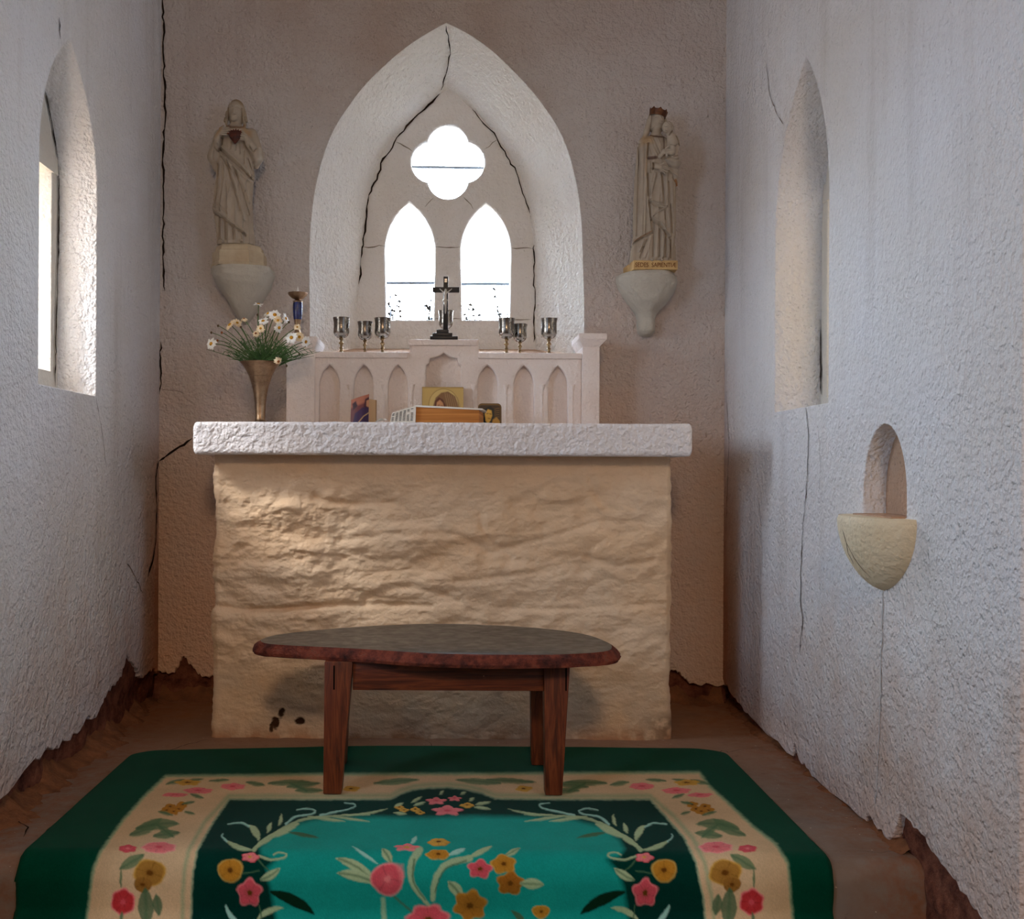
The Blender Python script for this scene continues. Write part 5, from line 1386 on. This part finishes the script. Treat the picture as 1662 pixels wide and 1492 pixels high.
# path across the platform, over the nosing and down the step
TH = .012; rbend = .05+TH
s_flat = Y_STEP+.05
drop = .075
def path(yv):
    """yv: position measured along the rug, as if it lay flat"""
    d = s_flat-yv; arcL = rbend*math.pi/2
    y = np.where(d <= 0, yv, 0); z = np.where(d <= 0, TH, 0.)
    a = np.clip(d/rbend, 0, math.pi/2)
    m1 = (d > 0) & (d <= arcL)
    y = np.where(m1, s_flat-rbend*np.sin(a), y); z = np.where(m1, -.05+rbend*np.cos(a), z)
    r2 = .03; d2 = d-arcL
    m2 = (d > arcL) & (d2 <= drop-.03)
    y = np.where(m2, s_flat-rbend, y); z = np.where(m2, -.05-d2, z)
    d3 = d2-(drop-.03); a2 = np.clip(d3/r2, 0, math.pi/2); L2 = r2*math.pi/2
    m3 = (d2 > drop-.03) & (d3 <= L2)
    y = np.where(m3, s_flat-rbend-r2*(1-np.cos(a2)), y); z = np.where(m3, -.05-(drop-.03)-r2*np.sin(a2), z)
    m4 = d3 > L2
    y = np.where(m4, s_flat-rbend-r2-(d3-L2), y); z = np.where(m4, -.05-drop, z)
    return y, z
yend = 1.95
t = np.linspace(0, 1, NSr)
# more rows where the pattern is seen face-on
YV_ = yb[:, None]+(yend-yb[:, None])*t[None, :]
XX = X1[:, None]+0*YV_
edge_x = .010*fbm((NXr, NSr), (3, 14), 97, 3)
XX = XX+edge_x*np.clip(np.abs(XX-(xl_+xr_)/2)/.9, 0, 1)**6
yw, zw = path(YV_)
pxr, pyr = project(XX, yw, zw)
pxr = pxr+1.5*fbm((NXr, NSr), (150, 110), 201, 3, .7); pyr = pyr+1.0*fbm((NXr, NSr), (150, 110), 202, 3, .7)
pt = Paint(pxr, pyr, GREEN)
outer = [(140,1600),(141,1492),(146,1450),(151,1412),(165,1380),(200,1331),(235,1292),(269,1260),(527,1257),(830,1256),(1135,1254),(1151,1276),(1181,1303),(1221,1341),(1260,1371),(1279,1402),(1287,1492),(1289,1600)]
inner = [(309,1600),(310,1492),(311,1450),(313,1415),(320,1381),(345,1336),(372,1297),(527,1298),(634,1297),(650,1289),(670,1282),(697,1279),(726,1278),(755,1281),(780,1287),(804,1296.5),(940,1298),(1055,1297.5),(1081,1326),(1111,1361),(1130,1401),(1140,1450),(1145,1492),(1146,1600)]
def shift(poly, k):   # towards the inner edge
    return poly
pt.poly(outer, CREAM, 2.0, h=.0)
pt.line(outer, 2.2, 2.2, PALE, 2.2, .75); 
inn2 = [(x-(14 if x < 500 and y > 1300 else (-14 if x > 1050 and y > 1300 else 0)), y-(5.5 if y < 1300 else 0)) for x, y in inner]
pt.line(inn2, 3.0, 3.0, lin(150,166,124), 3, .75)
pt.poly(inner, DARK, 2.0, h=.0)
pt.line(inner, 1.6, 1.6, lin(140,176,140), 1.8, .6)
teal = [(447,1600),(448,1492),(438,1440),(432,1412),(446,1398),(424,1388),(422,1374),(440,1360),(470,1342),(505,1331),(545,1327),(620,1326),(680,1328),(730,1326),(770,1325),(860,1327),(930,1330),(975,1342),(1004,1362),(1014,1378),(1004,1392),(985,1396),(1000,1412),(1012,1440),(1020,1492),(1024,1600)]
pt.poly(teal, TEAL, 5.0)
n_ = np.clip(fbm((NXr, NSr), (14, 12), 98, 4, .6)*.5+.5, 0, 1)
# vine scrolls in both corners
def vine(mir):
    X = (lambda x: x) if not mir else (lambda x: 1452-x)
    def L(p0, p1, w, c=MINT, bd=0., vn=None): pt.leaf((X(p0[0]), p0[1]), (X(p1[0]), p1[1]), w, c, -bd if mir else bd, vn)
    def S(pts, a, c, col=MINT): pt.line(spline([(X(x), y) for x, y in pts], 5), a, c, col, 1., .9, h=.6)
    S([(412,1380),(425,1368),(448,1353),(470,1340),(500,1329),(545,1325),(600,1323)], 3.2, .8, LEAF)
    L((484,1338),(440,1360),5.5,LEAF); L((450,1352),(414,1376),4.5,LEAF); 
    L((420,1364),(404,1340),5.5,LEAF,.2); S([(404,1342),(392,1336),(370,1338)], 1.8, 1.0)
    L((408,1380),(366,1364),4.0,LEAF,-.15); S([(368,1366),(360,1358),(362,1354)], 1.6, .9)
    L((434,1352),(440,1336),3.6,LEAF); L((452,1340),(456,1322),2.8,LEAF,.2)
    S([(464,1338),(480,1326),(505,1322),(512,1317),(500,1313),(482,1315)], 2.0, 1.0)
    S([(520,1324),(548,1318),(572,1312),(576,1306),(560,1304)], 1.8, .9)
    L((556,1323),(628,1313),1.9,LEAF,.1); L((500,1326),(560,1334),2.6,LEAF); L((540,1326),(600,1334),2.0,LEAF)
    L((470,1352),(516,1360),3.2,LEAFD)
    S([(420,1390),(440,1396),(462,1392),(464,1386),(452,1384),(444,1388)], 2.2, 1.2, LEAF)
    S([(418,1394),(432,1410),(445,1418)], 1.4, 1.0, LEAFD); S([(395,1418),(420,1414)], 1.2, 1.2, LEAFD)
    L((424,1428),(454,1410),7,LEAF,.1,LEAFD)
    L((440,1448),(510,1484),9,lin(14,44,26),-.12); L((440,1500),(426,1600),12,LEAF,0)
    L((418,1492),(460,1474),5,LEAF,-.2); L((366,1470),(390,1500),4,MINT,.2)
    pt.flower(X(406),1392,15.5,8.2,5,PINK2,GOLD2,PINK)
    pt.flower(X(374),1413,21,19.5,3,GOLD,BRN,lin(196,160,80),.10,.6)
    pt.flower(X(405),1449,21,24,5,PINK,BRN,PINK2,.24,.3)
    pt.line([(X(422),1470),(X(424),1492)], 1, 1, LEAFD)
vine(False); vine(True)
# top bouquet in the medallion
for x, y, w in ((654,1311,6),(680,1315,7),):
    pt.flower(x-6,y,9,4.2,4,GOLD2,BRN,None); pt.flower(x+2,y+5,9,3.6,4,GOLD2,BRN,None)
for x, y, rx, ry in ((708,1301,19,7),(738,1297,13,5),(726,1317,29,9.5)): pt.flower(x,y,rx,ry,5,PINK2,PINK,None,.35,.3)
pt.flower(758,1308,13,4.6,4,GOLD2,BRN,None)
for p0, p1 in (((640,1310),(654,1304)),((668,1303),(684,1294)),((672,1308),(690,1302)),((714,1290),(720,1284)),((748,1289),(756,1286)),((762,1300),(770,1295)),((772,1306),(796,1302)),((770,1310),(796,1314)),((640,1320),(660,1322))): pt.leaf(p0, p1, 2.4, LEAF)
# centre spray
pt.leaf((610,1440),(546,1394),8.5,LEAF,.22,LEAFD); pt.leaf((606,1432),(548,1418),9,LEAF,.12,LEAFD); pt.leaf((612,1402),(572,1374),2.6,MINT,0)
pt.leaf((634,1400),(620,1378),7,LEAF,.1,LEAFD)
pt.line(spline([(680,1380),(668,1402),(668,1430),(686,1458),(702,1478)],5), 6.5, 2.5, LEAF, 1.5, .9, .6); pt.line(spline([(672,1396),(671,1430),(690,1460)],5), 1.6, .8, LEAFD, 1.2, .8)
pt.line(spline([(762,1394),(728,1402),(708,1424),(702,1460)],5), 5.5, 4.0, LEAF, 1.5, .9, .6); pt.line(spline([(756,1398),(722,1412),(706,1448)],5), 1.4, 1.0, LEAFD, 1.2, .8)
pt.line(spline([(640,1456),(668,1480),(690,1500)],4), 2, 2, LEAFD, 1.5, .8); pt.line([(622,1460),(624,1500)], 4, 4, LEAF, 2, .7)
pt.flower(629,1427,27,27,3,PINK,PINK2,lin(236,130,130),.10,.9); pt.poly([(644,1402),(654,1404),(656,1424),(648,1432)], PINK2, 3, .6)
pt.flower(660,1376.5,24,6.6,5,PINK2,GOLD2,None,.3,.2); pt.leaf((668,1370),(676,1358),3.5,MINT)
pt.flower(712,1367.5,18,6.2,6,GOLD2,BRN,GOLD,.12); pt.flower(711,1387.5,20,8.5,6,GOLD,BRN,GOLD2,.14); pt.leaf((730,1388),(754,1378),4,MINT)
pt.leaf((762,1392),(798,1374),4.2,LEAF); pt.leaf((820,1390),(844,1377),4.5,LEAF,0,LEAF2)
pt.flower(779,1411,21,16,5,PINK,BRN,PINK2,.26,.2); pt.flower(817,1403,21,16,5,GOLD,BRN,GOLD2,.2,.5); pt.flower(828,1434,23,20,5,lin(160,98,32),BRN,GOLD,.24,.2)
pt.leaf((846,1434),(882,1436),9,LEAF,0,LEAF2); pt.leaf((748,1456),(728,1432),9,LEAF,.1,LEAFD)
pt.flower(763,1470,28,26,6,lin(168,108,36),BRN,GOLD,.22,.3); pt.flower(695,1494,36,27,7,PINK,BRN,PINK2,.18,.3)
pt.flower(878,1480,15,11,3,GOLD,BRN,GOLD2,.15,.5); pt.leaf((852,1500),(830,1478),5,LEAFD,.1); pt.leaf((700,1500),(640,1530),10,LEAF)
# sprays on the cream border
def border(mir):
    X = (lambda x: x) if not mir else (lambda x: 1420-x)
    def L(p0, p1, w, c=LEAF2, bd=0.): pt.leaf((X(p0[0]), p0[1]), (X(p1[0]), p1[1]), w, c, -bd if mir else bd, LEAFD, .85)
    def Fl(x, y, rx, ry, n, c, mid, e=None, d=.2): pt.flower(X(x), y, rx, ry, n, c, mid, e, d, .4, h=.6)
    L((270,1273),(300,1266),3.5); L((296,1270),(330,1265),3); L((340,1268),(372,1266),2.6)
    Fl(305,1271,24,5.5,5,GOLD2,BRN); Fl(322,1284,27,6,5,PINK2,PINK,None,.15); Fl(284,1291,24,4,4,PINK2,PINK,None,.15); Fl(378,1277,23,6.5,6,PINK2,PINK,None,.12)
    L((400,1270),(430,1275),4); L((436,1272),(505,1270),5); L((466,1278),(520,1272),5); L((480,1284),(525,1284),5); L((470,1272),(500,1286),4)
    Fl(570,1281,16,5.5,4,GOLD2,BRN); L((608,1272),(680,1266),5.2)
    L((310,1290),(330,1296),3)
    for dx, dy in ((-8,-2),(6,2),(-14,4),(12,-5),(-2,6)): Fl(284+dx,1312+dy,11,6,4,GOLD,BRN)
    for p0, p1 in (((258,1318),(280,1324)),((296,1306),(316,1302)),((300,1318),(316,1322))): L(p0, p1, 2.5)
    L((212,1356),(262,1330),8,LEAF2,.1); L((222,1346),(290,1338),9,LEAF2,-.1); L((250,1358),(292,1352),7); L((256,1340),(282,1360),6)
    Fl(258,1376,28,9.5,7,PINK2,PINK,lin(236,160,150),.10); Fl(207,1378.5,17,7,6,PINK,PINK2,None,.12)
    L((196,1410),(234,1388),9,LEAF2); L((196,1440),(197,1412),2)
    Fl(243,1417,27,22,4,lin(166,118,50),BRN,GOLD2,.1); Fl(232,1436,17,14,3,lin(150,104,44),BRN,None,.1)
    Fl(200,1464,20,22,6,lin(190,54,56),PINK,PINK2,.1)
    L((238,1500),(236,1442),13,LEAFD,0); L((258,1484),(254,1452),8,LEAFD); L((196,1500),(199,1480),3)
border(False); border(True)
pt.leaf((790,1266),(870,1270),4.5,LEAF2,0,LEAFD,.85)
rgr = np.random.default_rng(5)
C = pt.C*(.86+.28*n_[..., None])*(1+.16*(rgr.random((NXr, NSr, 1))-.5))
mask_edge = np.clip((np.minimum(XX-xl_, xr_-XX))/.012, 0, 1)*np.clip((yb[:, None]-YV_)/.012, 0, 1)
pile = .0020*pt.H-.0016*(1-mask_edge)
# push along the pile direction
gy = np.gradient(yw, axis=1); gz = np.gradient(zw, axis=1); gl = np.sqrt(gy**2+gz**2)+1e-9
ny, nz2 = gz/gl, -gy/gl
sgn = np.sign(nz2.mean()); ny, nz2 = ny*sgn, nz2*sgn
edge_h = np.sqrt(np.clip(1-(1-mask_edge)**2, 0, 1))
und = .0010*fbm((NXr, NSr), (9, 6), 99, 3)
off = pile+np.clip(und, -.002, .004)-(TH-.001)*(1-edge_h)*.85
V = np.stack([XX, yw+ny*off, zw+nz2*off], -1)
Vbot = np.stack([XX, yw-ny*(TH-.002), zw-nz2*(TH-.002)], -1)
N = NXr*NSr; I0 = np.arange(N).reshape(NXr, NSr)
rim_i = np.concatenate([I0[:, 0], I0[-1, 1:], I0[-2::-1, -1], I0[0, -2:0:-1]])
rv = Vbot.reshape(-1, 3)[rim_i]; nn_ = len(rim_i); r1 = np.arange(nn_); r2 = (r1+1) % nn_
sideq = np.stack([rim_i, N+r1, N+r2, rim_i[r2]], 1)
rug = np_mesh('rug', np.concatenate([V.reshape(-1, 3), rv]), np.concatenate([grid_faces(NXr, NSr), sideq]), 'rug', None, (-.04, 2.9, 0), col=np.concatenate([C.reshape(-1, 3), np.tile(np.array(GREEN), (nn_, 1))]))
tag(rug, 'green floral wool rug with a cream flowered border, draped over the step', 'rug')

# ------------------------------------------------------------------ twigs outside the lower panes
def shrub(px0, px1, seed, label):
    rnd = random.Random(seed); Yt = 4.62; base = P((px0+px1)/2, 640, Yt); base.z = -.1
    t = thing('shrub', base, label, 'shrub'); 
    st = B(); lf = B()
    for s_ in range(11):
        edge = s_ % 2; x = px0+rnd.uniform(0, 10) if edge == 0 else px1-rnd.uniform(0, 12)
        if s_ > 8: x = rnd.uniform(px0, px1)
        top_ = rnd.uniform(470, 500) if s_ <= 8 else rnd.uniform(500, 512)
        pts = []; yy = 560
        while yy > top_:
            pts.append(P(x, yy, Yt+rnd.uniform(-.02,.02))); yy -= 8; x += rnd.uniform(-3, 3)
        st.tube([Vector((pts[0].x, Yt, -.1))]+pts, .0024, 5)
        for q in pts[2:]:
            if rnd.random() < .5:
                e = q+Vector((rnd.uniform(-.02,.02), rnd.uniform(-.01,.01), rnd.uniform(-.015,.015)))
                lf.tube([q, (q+e)/2+Vector((0,0,.002)), e], [.002,rnd.uniform(.004,.008),.001], 5)
    st.build('twigs', 'twig', t); lf.build('leaves', 'twig', t)
shrub(633, 703, 1, 'thin dark shrub outside the left lancet, behind the crucifix arm')
shrub(757, 826, 2, 'thin dark shrub outside the right lancet of the arched window')

tag(mk('ground_outside', [(-6,4.45,-.1),(6,4.45,-.1),(6,12,-.1),(-6,12,-.1),(-6,4.45,-.3),(6,4.45,-.3),(6,12,-.3),(-6,12,-.3)], [(0,1,2,3),(4,7,6,5),(0,4,5,1),(1,5,6,2),(2,6,7,3),(3,7,4,0)], 'sand', sm=False), kind='structure')
tag(B().box(1.95, 2.25, Y_ARCH+.16, 4.6, -.3, TOP).build('sky_blocker', 'corbel', sm=False), kind='structure')  # added unseen slab that keeps sky light out of the right window
# ------------------------------------------------------------------ camera
cam = bpy.data.cameras.new('camera'); co = bpy.data.objects.new('camera', cam); COL.objects.link(co)
cam.sensor_width = 36; cam.sensor_fit = 'HORIZONTAL'; cam.lens = F/1662*36
cam.shift_x = (831-CX)/1662; cam.shift_y = (CY-746)/1662
cam.clip_start = .05; cam.clip_end = 200
co.location = (0, 0, EYE); co.rotation_euler = (math.pi/2, -ROLL, 0)
SC.camera = co

# ------------------------------------------------------------------ light: bright overcast sky outside, a lamp and added cool fill in the nave
w = bpy.data.worlds.new('sky'); SC.world = w; w.use_nodes = True
nt = w.node_tree; bg = nt.nodes['Background']
tc = nt.nodes.new('ShaderNodeTexCoord'); sx = nt.nodes.new('ShaderNodeSeparateXYZ'); rp = nt.nodes.new('ShaderNodeValToRGB')
nt.links.new(tc.outputs['Generated'], sx.inputs[0])
mr = nt.nodes.new('ShaderNodeMapRange'); mr.inputs[1].default_value = -1; mr.inputs[2].default_value = 1
nt.links.new(sx.outputs[2], mr.inputs[0]); nt.links.new(mr.outputs[0], rp.inputs[0])
e = rp.color_ramp.elements
e[0].position = .44; e[0].color = (.26,.21,.16,1); e[1].position = .52; e[1].color = (.76,.88,1.0,1)
e.new(1.0).color = (.55,.72,1.0,1)
m2 = nt.nodes.new('ShaderNodeMapRange'); m2.inputs[1].default_value = .30; m2.inputs[2].default_value = .50; m2.inputs[3].default_value = 52.0; m2.inputs[4].default_value = .8
m3 = nt.nodes.new('ShaderNodeMapRange'); m3.inputs[1].default_value = -.75; m3.inputs[2].default_value = -.35; m3.inputs[3].default_value = .42; m3.inputs[4].default_value = 1.0
mm = nt.nodes.new('ShaderNodeMath'); mm.operation = 'MULTIPLY'
md = nt.nodes.new('ShaderNodeMath'); md.operation = 'SUBTRACT'
my = nt.nodes.new('ShaderNodeMath'); my.operation = 'MULTIPLY'; my.inputs[1].default_value = .35
nt.links.new(sx.outputs[1], my.inputs[0]); nt.links.new(sx.outputs[0], md.inputs[0]); nt.links.new(my.outputs[0], md.inputs[1])
nt.links.new(md.outputs[0], m2.inputs[0]); nt.links.new(sx.outputs[0], m3.inputs[0])
nt.links.new(m2.outputs[0], mm.inputs[0]); nt.links.new(m3.outputs[0], mm.inputs[1]); nt.links.new(mm.outputs[0], bg.inputs['Strength'])
nt.links.new(rp.outputs[0], bg.inputs['Color'])
def area(name, loc, target, size, size_y, power, col=(1,1,1), portal=False, spread=180):
    l = bpy.data.lights.new(name, 'AREA'); l.shape = 'RECTANGLE'; l.size = size; l.size_y = size_y; l.energy = power; l.color = col
    l.spread = R(spread)
    o = bpy.data.objects.new(name, l); COL.objects.link(o); o.location = loc
    o.rotation_euler = (Vector(target)-Vector(loc)).to_track_quat('-Z', 'Y').to_euler()
    if portal: l.cycles.is_portal = True
    return o
area('portal_back', (0, 4.45, 1.85), (0, 0, 1.85), .60, 1.3, 1, portal=True)
area('portal_left', (XL-.36, 3.05, 1.44), (5, 3.05, 1.44), .42, .66, 1, portal=True)
area('portal_right', (XR+.38, 3.15, 1.39), (-5, 3.15, 1.39), .45, .66, 1, portal=True)
sl = bpy.data.lights.new('hazy_sun', 'SUN'); sl.energy = 2.6; sl.angle = R(10); sl.color = (1.0, .95, .88)
so = bpy.data.objects.new('hazy_sun', sl); COL.objects.link(so); so.location = (-4, 1, 5)
so.rotation_euler = Vector((1.7, .84, -1.6)).to_track_quat('-Z', 'Y').to_euler()
area('nave_lamp', (0.05, -2.0, 2.75), (0, 3.1, .1), .45, .45, 17, (1.0, .70, .45), spread=105)
area('nave_fill_left', (-2.4, .2, 1.7), (1.0, 2.2, 1.0), .7, 1.4, 40, (.56, .74, 1.0))  # added cool fill lamp; the nave wall has no window here
area('nave_fill_right', (2.4, .2, 1.7), (-1.0, 2.6, 1.0), .7, 1.4, 24, (.60, .76, 1.0))  # weaker added fill from the right, no window built

SC.view_settings.view_transform = 'Standard'; SC.view_settings.look = 'None'; SC.view_settings.gamma = 1
SC.view_settings.use_curve_mapping = False; SC.view_settings.exposure = 0.0
SC.cycles.use_denoising = True
SC.cycles.max_bounces = 10; SC.cycles.diffuse_bounces = 6
SC.cycles.sample_clamp_indirect = 6
